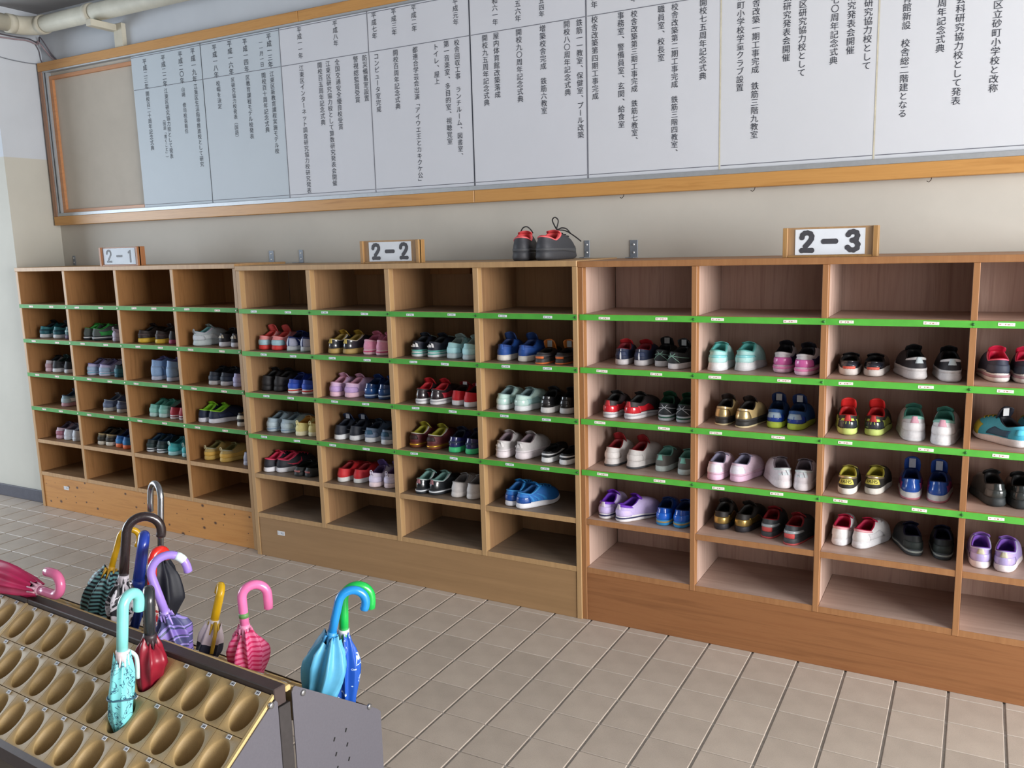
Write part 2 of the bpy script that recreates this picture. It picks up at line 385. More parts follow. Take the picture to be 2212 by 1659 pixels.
# metal angle brackets on the rack tops, fixed to the wall
m_steel = plain((132, 140, 150), .45, .25, var=.15, scale=50)
for k, (px, py, zt, w, hh, lab) in enumerate(((161, 574, 1.353, .022, .055, 'dull steel angle bracket left of sign 2-1'), (587, 569, 1.344, .030, .062, 'pale steel angle bracket, first one right of sign 2-1'),
                                  (651, 568, 1.344, .024, .062, 'dark steel angle bracket halfway between signs 2-1 and 2-2'), (1268, 556, 1.344, .022, .068, 'thin dark steel angle bracket just right of black shoes'),
                                  (1369, 555, 1.3405, .032, .068, 'bluish steel angle bracket left of sign 2-3, two holes'))):
    b = at(px, py, 1, YW-.004)
    t = thing('angle_bracket', lab, 'bracket', (b.x, YW, zt), 0, 'angle brackets on the rack tops')
    yf = -.06 if k else -.012
    obj('wall_leg', MB().cbox(-w/2, w/2, -.0035, -.0005, 0, hh, .0006), m_steel, t)
    if k: obj('foot_leg', MB().cbox(-w/2, w/2, -.055, -.0035, 0, .003, .0006), m_steel, t)
    for z in (.3, .75): obj('screw', cached('screw', lambda: MB().tube([(0, -.0042, 0), (0, 0, 0)], .0042, 8).mesh('screw', True)), plain((226, 228, 228), .4, .3), t, (0, -.0012, hh*z))

# class signs standing on the racks
DIG = {'1': [[(.18, .80), (.36, 1.0), (.36, 0)]],
       '2': [[(.04, .74), (.07, .88), (.18, .98), (.34, 1.0), (.50, .94), (.57, .80), (.55, .65), (.44, .48), (.24, .25), (.05, .02), (.58, .02)]],
       '3': [[(.06, .84), (.15, .96), (.32, 1.0), (.48, .94), (.54, .78), (.48, .62), (.28, .53), (.46, .47), (.57, .30), (.53, .10), (.36, 0), (.18, .02), (.04, .15)]],
       '-': [[(0, .5), (.62, .5)]]}
m_ink = plain((28, 26, 40), .5, var=.05, bmp=0)
m_acryl = glassy('clear_acrylic', (235, 238, 240), .10, .03)
def class_sign(d, pl, pr, ptop, zt, paper, lab, woodm, inkw, gap):
    a = at(pl[0], pl[1], 1, .03); b = at(pr[0], pr[1], 1, .03)
    w = b.x-a.x; h = at(pl[0], ptop, 1, .03).z-zt
    t = thing('class_sign', lab, 'sign', ((a.x+b.x)/2, .03, zt), 0, 'class signs on the racks')
    obj('back_board', MB().cbox(-w/2, w/2, .010, .018, 0, h, .001), woodm, t)
    for s in (-1, 1): obj('side_post', MB().cbox(s*w/2-(.014 if s > 0 else 0), s*w/2+(.014 if s < 0 else 0), 0, .045, 0, h, .001), woodm, t)
    obj('foot', MB().cbox(-w/2+.014, w/2-.014, .002, .045, 0, .006, .001), woodm, t)
    pw = w*gap
    pp = obj('paper', MB().box(-pw/2, pw/2, .0075, .0095, .008, h-.006), plain(paper, .6, var=.03, scale=20, bmp=0), t)
    n = MB(); hh = h*.60; z0 = h*.22
    for ch, cx in zip(d, (-.33, 0, .33)):
        for st in DIG[ch]:
            sc_ = hh if ch != '-' else hh
            pts = [(cx*pw-.30*hh+p[0]*hh, .0070, z0+p[1]*sc_) for p in st]
            for q in range(len(pts)):  # round stroke ends and joints
                pass
            n.tube(pts, inkw, 10, True, (1, .0070, .06))
            for e in (pts if len(pts) > 3 else [pts[0], pts[-1]]):
                n.add([(e[0]+inkw*math.cos(2*PI*k/12), .00665, e[2]+inkw*math.sin(2*PI*k/12)) for k in range(12)], [tuple(range(12))])
    obj('lettering', n.mesh('sign_lettering'), m_ink, pp)
    obj('acrylic_front', MB().box(-w/2+.012, w/2-.012, .0035, .0055, .004, h), m_acryl, t)
    return t
wsg = wood('sign_wood', [(150, 112, 66), (172, 134, 84)], 'z', 5)
class_sign('2-1', (216, 572), (299, 573), 535, 1.352, (206, 214, 224), 'small worn white class sign reading 2-1 on the left rack', wood('sign_wood_red', [(150, 96, 58), (166, 112, 70)], 'z', 5), .0055, .82)
class_sign('2-2', (779, 570), (905, 566), 521, 1.343, (214, 220, 228), 'white class sign reading 2-2 in wrinkled plastic on middle rack', wsg, .0078, .72)
class_sign('2-3', (1690, 556), (1895, 553), 493, 1.3395, (222, 228, 236), 'wide white class sign reading 2-3 on the right rack', wsg, .0084, .735)

# ------------------------------------------------------------------ history board on the wall
YB = .340
BX0, BX1, BZ0, BZ1 = -3.462, 2.35, 1.5815, 2.470
bd = thing('notice_board', 'long wood framed board of white panels with vertical Japanese history text', 'notice board', ((BX0+BX1)/2, YW, BZ0))
def bpart(nm, mb, mat, par=None):
    o = obj(nm, mb, mat, par or bd)
    o.location = -bd.location if par is None else (0, 0, 0)
    return o
wbf = wood('board_frame_wood', [(172, 122, 64), (194, 144, 82), (182, 132, 72)], 'x', 2.5, 22, .4)
wbs = wood('board_frame_wood_upright', [(140, 104, 84), (160, 122, 98)], 'z', 2.5, 22, .4)
bpart('frame_bottom', MB().cbox(BX0, -.655, YB, YW-.001, BZ0, BZ0+.050, .002), wbf)
bpart('frame_bottom', MB().cbox(-.654, BX1, YB, YW-.001, BZ0, BZ0+.050, .002), wbf)
bpart('frame_top', MB().cbox(BX0, -1.55, YB, YW-.001, BZ1-.046, BZ1, .002), wbf)
bpart('frame_top', MB().cbox(-1.549, BX1, YB, YW-.001, BZ1-.046, BZ1, .002), wbf)
for x in (BX0, BX1-.03): bpart('frame_side', MB().cbox(x, x+.03, YB+.001, YW-.001, BZ0+.050, BZ1-.046, .002), wbs)
for z, hz in ((BZ0+.050, .018), (BZ1-.054, .008)): bpart('aluminium_rail', MB().cbox(BX0+.03, BX1-.03, YB+.004, YW-.012, z, z+hz, .001), m_alu)
for x in (BX0+.030, BX0+.055): bpart('aluminium_stile', MB().cbox(x, x+.012, YB+.006, YW-.012, BZ0+.068, BZ1-.054, .001), m_alu)
wli = wood('board_inner_lip', [(176, 120, 78), (196, 140, 96)], 'x', 3, 20, .45)
XBE = at(313, 445, 1, YB+.02).x
bpart('inner_lip', MB().cbox(BX0+.067, XBE, YB+.018, YW-.010, BZ1-.094, BZ1-.074, .001), wli)
bpart('inner_lip', MB().cbox(BX0+.067, XBE, YB+.018, YW-.010, BZ0+.068, BZ0+.086, .001), wli)
bpart('inner_lip', MB().cbox(BX0+.067, BX0+.092, YB+.018, YW-.010, BZ0+.086, BZ1-.092, .001), wli)
bpart('backing_board', MB().box(BX0+.03, BX1-.03, YW-.012, YW-.002, BZ0+.05, BZ1-.05), plain((186, 178, 166), .8, var=.03, scale=12))
YPN = YB+.018                                   # face of the white panels
edges = [XBE]+[at(px, py, 1, YPN).x for px, py in ((460.4, 441.5), (627, 432), (812.7, 421), (1026.6, 406.7), (1271, 391), (1554.3, 369), (1887, 348))]+[1.36, 1.92, BX1-.03]
ZR0 = at(1887, 335.5, 1, YPN).z; ZR1 = at(700, 46.5, 1, YPN).z; ZR2 = at(1011, 77.5, 1, YPN).z
pz0, pz1 = BZ0+.068, BZ1-.054
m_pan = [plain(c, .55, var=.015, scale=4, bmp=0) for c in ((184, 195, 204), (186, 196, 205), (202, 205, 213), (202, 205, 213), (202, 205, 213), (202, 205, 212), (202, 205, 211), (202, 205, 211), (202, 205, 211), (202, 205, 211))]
m_line = plain((104, 106, 116), .6, var=.05, bmp=0); m_crm = plain((196, 190, 170), .6)
m_dark = plain((40, 44, 56), .6)
GLY = {}
gc = bpy.data.curves.new('glyph', 'FONT'); gc.resolution_u = 2; gc.fill_mode = 'FRONT'
go = bpy.data.objects.new('glyph', gc); COL.objects.link(go)
def glyph(ch):
    if ch not in GLY:
        gc.body = ch; bpy.context.view_layer.update()
        e = go.evaluated_get(bpy.context.evaluated_depsgraph_get()); me = e.to_mesh()
        GLY[ch] = ([tuple(v.co[:2]) for v in me.vertices], [tuple(p.vertices) for p in me.polygons]); e.to_mesh_clear()
    return GLY[ch]
LET = [MB() for _ in edges]
def column(text, p0, p1, org, k, nfirst=0):
    """vertical line of writing; p0,p1: picture points of its first and last sign (in a crop with origin org, scale k)"""
    a = at(org[0]+p0[0]*k, org[1]+p0[1]*k, 1, YPN); b = at(org[0]+p1[0]*k, org[1]+p1[1]*k, 1, YPN)
    n = len(text); pit = (a.z-b.z)/max(1, n-1-nfirst); x = (a.x+b.x)/2; z = a.z+pit*nfirst
    size = min(.046, pit*1.0); i = max(j for j in range(len(edges)) if edges[j] <= x)
    for q, ch in enumerate(text):
        if ch in ' 　': continue
        zc = z-pit*q
        if zc > pz1-.012: continue
        v, f = glyph(ch)
        if ch in 'ー「」（）': vv = [(x+(py-.38)*size*(1 if ch == 'ー' else 1), YPN-.0012, zc-(px-.5)*size) for px, py in v]
        elif ch in '、。': vv = [(x+(px+.12)*size, YPN-.0012, zc+(py+.12)*size) for px, py in v]
        else: vv = [(x+(px-.5)*size, YPN-.0012, zc+(py-.38)*size) for px, py in v]
        LET[i].add(vv, f)
K1 = .31646; K3 = .24864; O1 = (0, 0); O2 = (600, 0); O3 = (1200, 0); O4 = (1662, 0)
for c in [
    ('平成二三年', (985, 420), (1003, 590), O1, K1), ('開校百二十周年記念式典', (1008, 640), (1040, 1010), O1, K1),
    ('平成二二年', (1110, 395), (1130, 570), O1, K1), ('江東区研究協力校として発表', (1133, 620), (1172, 1065), O1, K1), ('（国語「書くこと」）', (1122, 815), (1142, 1078), O1, K1),
    ('平成二〇年', (1230, 370), (1243, 550), O1, K1), ('山崎　修司校長着任', (1250, 610), (1275, 895), O1, K1),
    ('平成一九年', (1315, 350), (1330, 540), O1, K1), ('江東区生活指導推進校として研究', (1335, 590), (1380, 1120), O1, K1),
    ('平成一八年', (1460, 325), (1480, 510), O1, K1), ('校帽を決定', (1488, 570), (1503, 725), O1, K1),
    ('平成一六年', (1565, 300), (1582, 490), O1, K1), ('区研究協力校発表（国語）', (1590, 545), (1620, 940), O1, K1),
    ('平成一四年', (1670, 285), (1685, 470), O1, K1), ('区教育課程モデル校発表', (1690, 530), (1722, 930), O1, K1),
    ('一一月一日', (1780, 290), (1790, 440), O1, K1), ('開校百十周年記念式典', (1798, 515), (1828, 885), O1, K1),
    ('平成一三年', (1832, 250), (1850, 440), O1, K1), ('江東区新教育課程実施モデル校', (1855, 505), (1893, 1030), O1, K1),
    ('平成一一年', (145, 205), (158, 380), O2, K1), ('江東区インターネット調査研究協力校研究発表', (165, 465), (212, 1300), O2, K1),
    ('開校百五周年記念式典', (285, 445), (312, 835), O2, K1), ('江東区研究協力校として算数研究発表会開催', (345, 435), (388, 1250), O2, K1),
    ('平成八年', (390, 160), (398, 295), O2, K1), ('全国交通安全優良校受賞', (405, 425), (432, 865), O2, K1),
    ('警視総監賞受賞', (530, 405), (548, 680), O2, K1), ('防災備蓄室設置', (592, 395), (610, 670), O2, K1),
    ('平成七年', (655, 105), (662, 245), O2, K1), ('コンピュータ室完成', (672, 385), (692, 745), O2, K1),
    ('平成三年', (790, 80), (798, 220), O2, K1), ('開校百周年記念式典', (802, 360), (823, 725), O2, K1),
    ('平成二年', (925, 55), (935, 195), O2, K1), ('都連合学芸会出演「アイウエ王とカキクケ公」', (940, 340), (975, 1240), O2, K1),
    ('トイレ、屋上', (1080, 320), (1088, 555), O2, K1), ('第一音楽室、多目的室、視聴覚室', (1150, 300), (1177, 965), O2, K1),
    ('平成元年', (1210, 10), (1217, 150), O2, K1), ('校舎回収工事　ランチルーム、図書室、', (1222, 290), (1250, 1060), O2, K1),
    ('開校九五周年記念式典', (1413, 260), (1428, 700), O2, K1), ('昭和六一年', (1480, 5), (1487, 150), O2, K1, 1), ('屋内体育館改築落成', (1490, 245), (1503, 645), O2, K1),
    ('昭和五六年', (1638, 25), (1642, 125), O2, K1, 2), ('開校九〇周年記念式典', (1645, 220), (1658, 675), O2, K1),
    ('昭和五四年', (1800, 5), (1803, 95), O2, K1, 2), ('増築校舎完成　鉄筋六教室', (1808, 195), (1820, 755), O2, K1),
    ('開校八〇周年記念式典', (1972, 165), (1982, 630), O2, K1), ('鉄筋一一教室、保健室、プール改築', (2058, 155), (2070, 920), O2, K1),
    ('昭和五三年', (337, -25), (338, 40), O3, K3, 3), ('校舎改築第四期工事完成', (340, 170), (348, 835), O3, K3),
    ('事務室、警備員室、玄関、給食室', (567, 135), (575, 1080), O3, K3), ('校舎改築第三期工事完成　鉄筋七教室、', (683, 120), (690, 1215), O3, K3),
    ('昭和五二年', (680, -75), (681, -12), O3, K3, 3), ('職員室、校長室', (918, 80), (920, 500), O3, K3),
    ('校舎改築第二期工事完成　鉄筋三階四教室、', (1037, 60), (1035, 1320), O3, K3), ('開校七五周年記念式典', (1285, 20), (1280, 660), O3, K3),
    ('砂町小学校学童クラブ設置', (1610, 45), (1605, 760), O3, K3, 1), ('校舎改築一期工事完成　鉄筋三階九教室', (1745, 25), (1728, 1170), O3, K3, 1),
    ('算数研究発表会開催', (2012, 55), (2008, 500), O3, K3, 2), ('江東区研究協力校として', (2150, 35), (2140, 630), O3, K3, 2),
    ('開校七〇周年記念式典', (570, 75), (560, 525), O4, K3, 3), ('研究発表会開催', (713, 50), (708, 435), O4, K3, 1), ('江東区研究協力校として', (860, 25), (850, 570), O4, K3, 3),
    ('体育館新設　校舎総二階建となる', (1190, 65), (1165, 985), O4, K3, 2), ('開校六〇周年記念式典', (1500, 25), (1488, 420), O4, K3, 4),
    ('社会科研究協力校として発表', (1658, 75), (1625, 875), O4, K3, 2), ('江東区立砂町小学校と改称', (1985, 40), (1950, 765), O4, K3, 2)]:
    column(*c)
bpy.data.objects.remove(go); bpy.data.curves.remove(gc)
for i in range(len(edges)-1):
    a, b = edges[i]+.0012, edges[i+1]-.0012
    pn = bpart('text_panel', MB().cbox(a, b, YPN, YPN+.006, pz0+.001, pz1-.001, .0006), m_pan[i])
    for z in (ZR0, ZR1, ZR2): bpart('ruled_line', MB().box(a+.004, b-.004, YPN-.0012, YPN-.0002, z-.0013, z+.0013), m_line, pn)
    if LET[i].v: bpart('lettering', LET[i].mesh('lettering', fix=False), m_dark, pn)['kind'] = 'stuff'
    if 0 < i: bpart('panel_joint', MB().box(edges[i]-.003 if i >= 4 else edges[i]-.0012, edges[i]+.0012, YPN-.001, YPN+.004, pz0+.001, pz1-.001), (m_dark, m_line, m_line, m_dark, m_line, m_crm, m_crm, m_crm, m_crm, m_crm)[i-1], pn)
# wire hooks under the board
m_wire = plain((60, 50, 44), .5, .5)
for px, py, lab in ((1345, 421, 'leftmost tiny wire hook under the board'), (1628, 406, 'middle tiny wire hook under the board'), (2009, 385, 'rightmost tiny wire hook under the board')):
    p = at(px, py, 1, YB+.02)
    tag(obj('wire_hook', MB().tube([(.006, 0, .008), (.003, 0, -.004), (-.003, -.004, -.010), (-.009, -.006, -.006)], .0014, 6).mesh('wire_hook', True), m_wire, None, (p.x, YB+.02, BZ0-.004)), lab, 'hook', 'wire hooks under the board')

# ------------------------------------------------------------------ pipe and cables in the corner
m_pipe = plain((196, 192, 176), .6, var=.08, scale=14)
PR = .043; PY = .265; PZ = 2.632; PX = -3.372
pt = thing('ceiling_pipe', 'thick cream pipe turning the corner below the ceiling', 'pipe', (PX, PY, PZ-PR))
def ppart(nm, mb, mat): return obj(nm, mb.mesh(nm, True), mat, pt, (-PX, -PY, -(PZ-PR)))
elb = [(PX+.10-.10*math.cos(a), PY-.10+.10*math.sin(a)-.0, PZ) for a in [PI/2*i/8 for i in range(9)]]
elb = [(PX+.10*(1-math.cos(PI/2*i/8)), PY-.10*(1-math.sin(PI/2*i/8)), PZ) for i in range(9)]
ppart('long_run', MB().tube([(PX+.10, PY, PZ), (-1.5, PY, PZ), (2.5, PY, PZ), (4.98, PY, PZ)], PR, 20), m_pipe)
ppart('elbow', MB().tube(elb, PR*1.10, 20), m_pipe)
ppart('return_run', MB().tube([(PX, PY-.10, PZ), (PX, -1.5, PZ), (PX, -5.48, PZ)], PR, 20), m_pipe)
for x in (PX+.11, -2.86, -1.2): ppart('coupling', MB().tube([(x-.02, PY, PZ), (x+.02, PY, PZ)], PR*1.13, 20), m_pipe)
ppart('coupling', MB().tube([(PX, PY-.09, PZ), (PX, PY-.13, PZ)], PR*1.13, 20), m_pipe)
# bracket: arm from the pipe to the wall and a leg down
bk = at(215, 48, 1, PY)
pb = thing('pipe_bracket', 'cream steel bracket holding the pipe to the wall', 'bracket', (-2.80, YW, 2.47))
obj('arm', MB().cbox(-.035, .005, -.175, -.004, .085, .118, .002), m_pipe, pb)
obj('wall_leg', MB().cbox(-.02, .045, -.028, -.001, .002, .122, .002), m_pipe, pb)
def cable(lab, pts, r, mat, grp='cables in the corner'):
    return tag(obj('cable', MB().tube(pts, r, 8).mesh('cable', True), mat), lab, 'cable', grp)
def curve(P, n=14):
    P = [Vector(p) for p in P]; out = []
    for i in range(len(P)-1):
        a, b, c, d = P[max(i-1, 0)], P[i], P[i+1], P[min(i+2, len(P)-1)]
        for k in range(n):
            t = k/n; out.append(.5*((2*b)+(c-a)*t+(2*a-5*b+4*c-d)*t*t+(3*b-a-3*c+d)*t**3))
    return out+[P[-1]]
m_cab = plain((158, 140, 146), .5); m_cab2 = plain((96, 90, 98), .5)
xs_ = XP+.008
def onp(px, py): return at(px, py, 0, xs_)
def onw(px, py): return at(px, py, 1, YW-.006)
cable('pale cable drooping along the side wall to the board corner', curve([onp(-14, 78), onp(30, 84), onp(60, 88), onp(80, 96), (XP+.03, YW-.03, 2.585), onw(107, 120), onw(119, 130)]), .0045, m_cab)
cable('darker twin cable just above the pale one', curve([onp(-14, 70), onp(30, 79), onp(62, 84), onp(83, 93), (XP+.05, YW-.03, 2.605), onw(112, 118), onw(124, 131)]), .0035, m_cab2)
cable('thin dark cable falling to the top left board corner', curve([onp(76, 95), onp(84, 110), onp(88, 128), onp(91, 135)]), .0025, m_cab2)
cable('thin grey cable sagging low on the side wall', curve([onp(-14, 118), onp(20, 128), onp(60, 136), onp(80, 138)]), .0025, plain((130, 136, 146), .5))

# ------------------------------------------------------------------ shoes
def lerp_tab(tab, t):
    for (a, va), (b, vb) in zip(tab, tab[1:]):
        if t <= b: return va+(vb-va)*max(0, (t-a))/(b-a)
    return tab[-1][1]
def sstep(a, b, t):
    t = min(1, max(0, (t-a)/(b-a))); return t*t*(3-2*t)
PW = [(0, .86), (.22, .84), (.45, .86), (.70, 1.0), (.86, .95), (1, .80)]
class Last:
    """shape of a shoe: heel back at the origin, toe towards +y"""
    def __init__(s, L=.205, Wd=.078, hs=.024, zh=.067, zd=.057, zf=.079, side=1, y1=.50, wk=.029, flare=1.03, curl=0.0):
        s.__dict__.update(L=L, W=Wd, hs=hs, zh=zh, zd=zd, zf=zf, side=side, y1=y1, wk=wk, flare=flare, curl=curl)
    def plan(s, phi, k=1.0):
        t = (1-math.cos(phi))/2; e = max(0, 1-abs(2*t-1)**3.0)**(1/2.5)
        x = (1 if math.sin(phi) >= 0 else -1)*s.W/2*lerp_tab(PW, t)*e*k + s.side*.007*t**1.6
        return x, s.L*(.5+(t-.5)*(k if k < 1 else 1+(k-1)*.4)), t
    def spring(s, t): return .011*max(0, (t-.72)/.28)**2
    def ztop(s, t): return s.spring(t)+s.hs*(1-.32*sstep(.35, .9, t))
    def collar(s, phi):
        tk = (1-math.cos(phi))/2
        y = s.L*(.045+(s.y1-.045)*tk); x = s.wk*math.sin(phi)*(1-.12*tk)+s.side*.002*tk
        z = lerp_tab([(0, s.zh), (.10, s.zh-.003), (.40, s.zd), (.66, s.zd+.45*(s.zf-s.zd)), (.84, s.zf-.001), (1, s.zf)], tk)
        return Vector((x, y, z)), tk
    def S(s, phi, v):
        x, y, t = s.plan(phi, .965); B = Vector((x, y, s.ztop(t)-.002)); K, tk = s.collar(phi)
        hz = Vector((B.x-K.x, B.y-K.y, 0)); out = hz.normalized() if hz.length > 1e-6 else Vector((0, -1, 0))
        toe = sstep(.35, .95, t)
        P1 = B+out*(.006*(1-toe)+.001)+Vector((0, 0, (K.z-B.z)*.45*(1-toe)+.034*toe))
        P2 = K+hz*(.10+.42*toe)+Vector((0, 0, -(K.z-B.z)*.28*(1-toe)-.002*toe))
        u = 1-v; return B*u**3+P1*3*u*u*v+P2*3*u*v*v+K*v**3
    def N(s, phi, v):
        e = 1e-3; a = s.S(phi+e, v)-s.S(phi-e, v); b = s.S(phi, min(1, v+e))-s.S(phi, max(0, v-e))
        n = a.cross(b)
        if n.length < 1e-12: n = Vector((0, 0, 1))
        n.normalize(); c = s.S(phi, v)-Vector((0, s.L*.3, .02))
        return n if n.dot(c) > 0 else -n
    NP = 40
    def m_sole(s):
        mb = MB(); rows = []
        for k, fz in ((.90, 0), (.985, .10), (s.flare, .32), (1.0, .70), (.985, 1.0), (.90, 1.0)):
            r = []
            for j in range(s.NP):
                x, y, t = s.plan(2*PI*j/s.NP, k); z0 = s.spring(t); r.append((x, y, z0+(s.ztop(t)-z0)*fz))
            rows.append(r)
        mb.grid(rows, True).cap(rows[0]).cap(rows[-1], True); return mb.mesh('sole', True)
    def m_band(s, a, b, off=1.012):
        mb = MB(); rows = []
        for k, fz in ((.97, a), (s.flare*off, a+.03), (s.flare*off, b-.03), (.97, b)):
            r = []
            for j in range(s.NP):
                x, y, t = s.plan(2*PI*j/s.NP, k); z0 = s.spring(t); r.append((x, y, z0+(s.ztop(t)-z0)*fz))
            rows.append(r)
        mb.grid(rows, True); return mb.mesh('sole_band', True)
    def m_upper(s):
        return MB().grid([[tuple(s.S(2*PI*j/s.NP, v)) for j in range(s.NP)] for v in [i/9 for i in range(10)]], True).mesh('upper', True)
    def m_lining(s):
        rows = []
        for k in range(6):
            r = []
            for j in range(s.NP):
                ph = 2*PI*j/s.NP; K, tk = s.collar(ph); c = Vector((0, K.y+(s.L*.27-K.y)*.0, K.z)); ctr = Vector((0, s.L*.28, K.z))
                inn = (ctr-K); inn.z = 0; inn.normalize()
                x, y, t = s.plan(ph, .80); fl = Vector((x, y*.0+s.L*(.06+.62*tk), s.ztop(t)+.002))
                if k == 0: p = K
                elif k == 1: p = K+inn*.0025+Vector((0, 0, .0022))
                elif k == 2: p = K+inn*.006+Vector((0, 0, -.001))
                elif k == 3: p = K+inn*.005+Vector((0, 0, -.010))
                elif k == 4: p = (K+inn*.004)*.4+fl*.6
                else: p = fl
                r.append(tuple(p))
            rows.append(r)
        return MB().grid(rows, True).cap(rows[-1]).mesh('lining', True)
    def m_patch(s, regs, off=.0014, nm='overlay'):
        mb = MB()
        for (p0, p1, v0, v1) in regs:
            n = max(3, int(abs(p1-p0)/.16)+1); m = max(2, int(abs(v1-v0)/.12)+1); rows = []
            for i in range(-1, m+2):
                v = v0+(v1-v0)*min(m, max(0, i))/m; r = []
                for j in range(-1, n+2):
                    ph = p0+(p1-p0)*min(n, max(0, j))/n; edge = i in (-1, m+1) or j in (-1, n+1)
                    r.append(tuple(s.S(ph, v)+s.N(ph, v)*(off if not edge else -.0008)))
                rows.append(r)
            mb.grid(rows)
        return mb.mesh(nm, True)
    def m_polys(s, polys, off=.0024, nm='emblem'):
        mb = MB()
        for P in polys:
            top = [tuple(s.S(a, b)+s.N(a, b)*off) for a, b in P]; lo = [tuple(s.S(a, b)-s.N(a, b)*.0005) for a, b in P]; n = len(P)
            mb.add(top+lo, [tuple(range(n))]+[(j, (j+1) % n, (j+1) % n+n, j+n) for j in range(n)])
        return mb.mesh(nm)
    def m_tongue(s, up=.020, wide=.050):
        zf = s.zf; y1 = s.y1*s.L
        pts = [(y1+.020, zf-.012), (y1+.004, zf-.001), (y1-.006, zf+up*.45), (y1-.013, zf+up*.85), (y1-.014, zf+up)]
        front, back = [], []
        for i, (y, z) in enumerate(pts):
            w = wide/2*(.80, .95, 1.0, .92, .66)[i]; fr, bk = [], []
            for j in range(7):
                q = j/3-1; fr.append((w*q, y-.010*q*q, z-.003*q*q)); bk.append((w*q*.97, y-.010*q*q+(.006 if i < 4 else .003), z+.001-.003*q*q))
            front.append(fr); back.append(bk)
        mb = MB().grid(front).grid(back)
        rim = lambda a, b: mb.grid([a, b])
        rim(front[-1], back[-1]); rim([r[0] for r in front], [r[0] for r in back]); rim([r[-1] for r in front], [r[-1] for r in back])
        return mb.mesh('tongue', True)
    def m_tab_label(s, up):
        zf = s.zf; y1 = s.y1*s.L
        return MB().cbox(-.010, .010, y1-.0168, y1-.0150, zf+up*.15, zf+up*.85, .0004).mesh('tongue_label')
    def m_laces(s):
        mb = MB()
        for v in (.60, .72, .84, .95):
            mb.tube([s.S(PI+q*.60*(1.15-v*.4), v)+s.N(PI+q*.6*(1.15-v*.4), v)*.0022 for q in [i/4-1 for i in range(9)]], .0020, 6)
        return mb.mesh('laces', True)
    def m_loop(s):
        K, _ = s.collar(0)
        return MB().tube([K+Vector((-.006, -.001, -.012)), K+Vector((-.006, -.006, -.003)), K+Vector((-.005, -.006, .008)), K+Vector((0, -.005, .011)), K+Vector((.005, -.006, .008)), K+Vector((.006, -.006, -.003)), K+Vector((.006, -.001, -.012))], .0024, 6).mesh('pull_loop', True)
VAR = {'run': dict(), 'flat': dict(hs=.022, zh=.063, zd=.054, zf=.073, flare=1.0, Wd=.076), 'chunk': dict(hs=.030, zh=.073, zd=.063, zf=.086, flare=1.07, Wd=.081),
       'high': dict(hs=.024, zh=.108, zd=.100, zf=.112, y1=.46, wk=.030), 'low': dict(hs=.022, zh=.044, zd=.038, zf=.050, y1=.56, Wd=.074), 'big': dict(L=.245, Wd=.088, hs=.032, zh=.080, zd=.066, zf=.088, flare=1.04, wk=.031)}
LASTS = {}
def last(v, side):
    if (v, side) not in LASTS: LASTS[(v, side)] = Last(side=side, **VAR[v])
    return LASTS[(v, side)]
TRI = [[(-.36+.26*i, .40), (-.18+.26*i, .40), (-.18+.26*i-.02, .50+.13*i), (-.32+.26*i-.10, .56+.13*i)] for i in range(3)]
def swoosh(side):
    c = PI/2*side
    up = [(.62, .52), (.35, .40), (.05, .36), (-.30, .50), (-.55, .68)]; dn = [(-.30, .40), (.05, .22), (.35, .24)]
    return [[(c-side*a, b) for a, b in [up[0], up[1], (.35, .24)]], [(c-side*a, b) for a, b in [up[1], up[2], (.05, .22), (.35, .24)]], [(c-side*a, b) for a, b in [up[2], up[3], (-.30, .42), (.05, .22)]], [(c-side*a, b) for a, b in [up[3], up[4], (-.30, .42)]]]
def overlay(kind, side):
    """regions (phi0, phi1, v0, v1) of a sewn-on piece"""
    return {'heel': [(-.95, .95, .0, .52)], 'heelhi': [(-.75, .75, .0, .80)], 'cap': [(-.50, .50, .30, .72)], 'mid': [(-1.2, 1.2, .34, .56)], 'tab': [(-.22, .22, .50, 1.0)],
            'trim': [(-PI, PI, .90, 1.0)], 'topline': [(-1.4, 1.4, .78, 1.0)], 'foxing': [(-PI, PI, .0, .16)], 'lower': [(-PI, PI, .0, .42)],
            'stripes': [(sg*(1.0+.30*i), sg*(1.16+.30*i), .06, .78) for sg in (-1, 1) for i in range(3)],
            'quarter': [(sg*.85, sg*1.75, .10, .62) for sg in (-1, 1)], 'toe': [(PI-1.0, PI+1.0, .0, .42)], 'straps': [(PI-.85, PI+.85, .60, .72), (PI-.75, PI+.75, .80, .93)],
            'wrap': [(-1.9, 1.9, .42, .66)], 'low_heel': [(-.34, .34, .0, .34)], 'vline': [(-.035, .035, .05, .98)]}[kind]
def shoe_mat(c):
    """colour code: hex, optional + for shiny, ! for metallic"""
    if c.endswith('!'): return plain(c[:-1], .28, .75, var=.10, scale=40, bmp=.2)
    if c.endswith('+'): return plain(c[:-1], .22, 0, var=.08, scale=40, bmp=.1, coat=.5)
    return plain(c, .62, 0, var=.06, scale=140, bmp=.3)
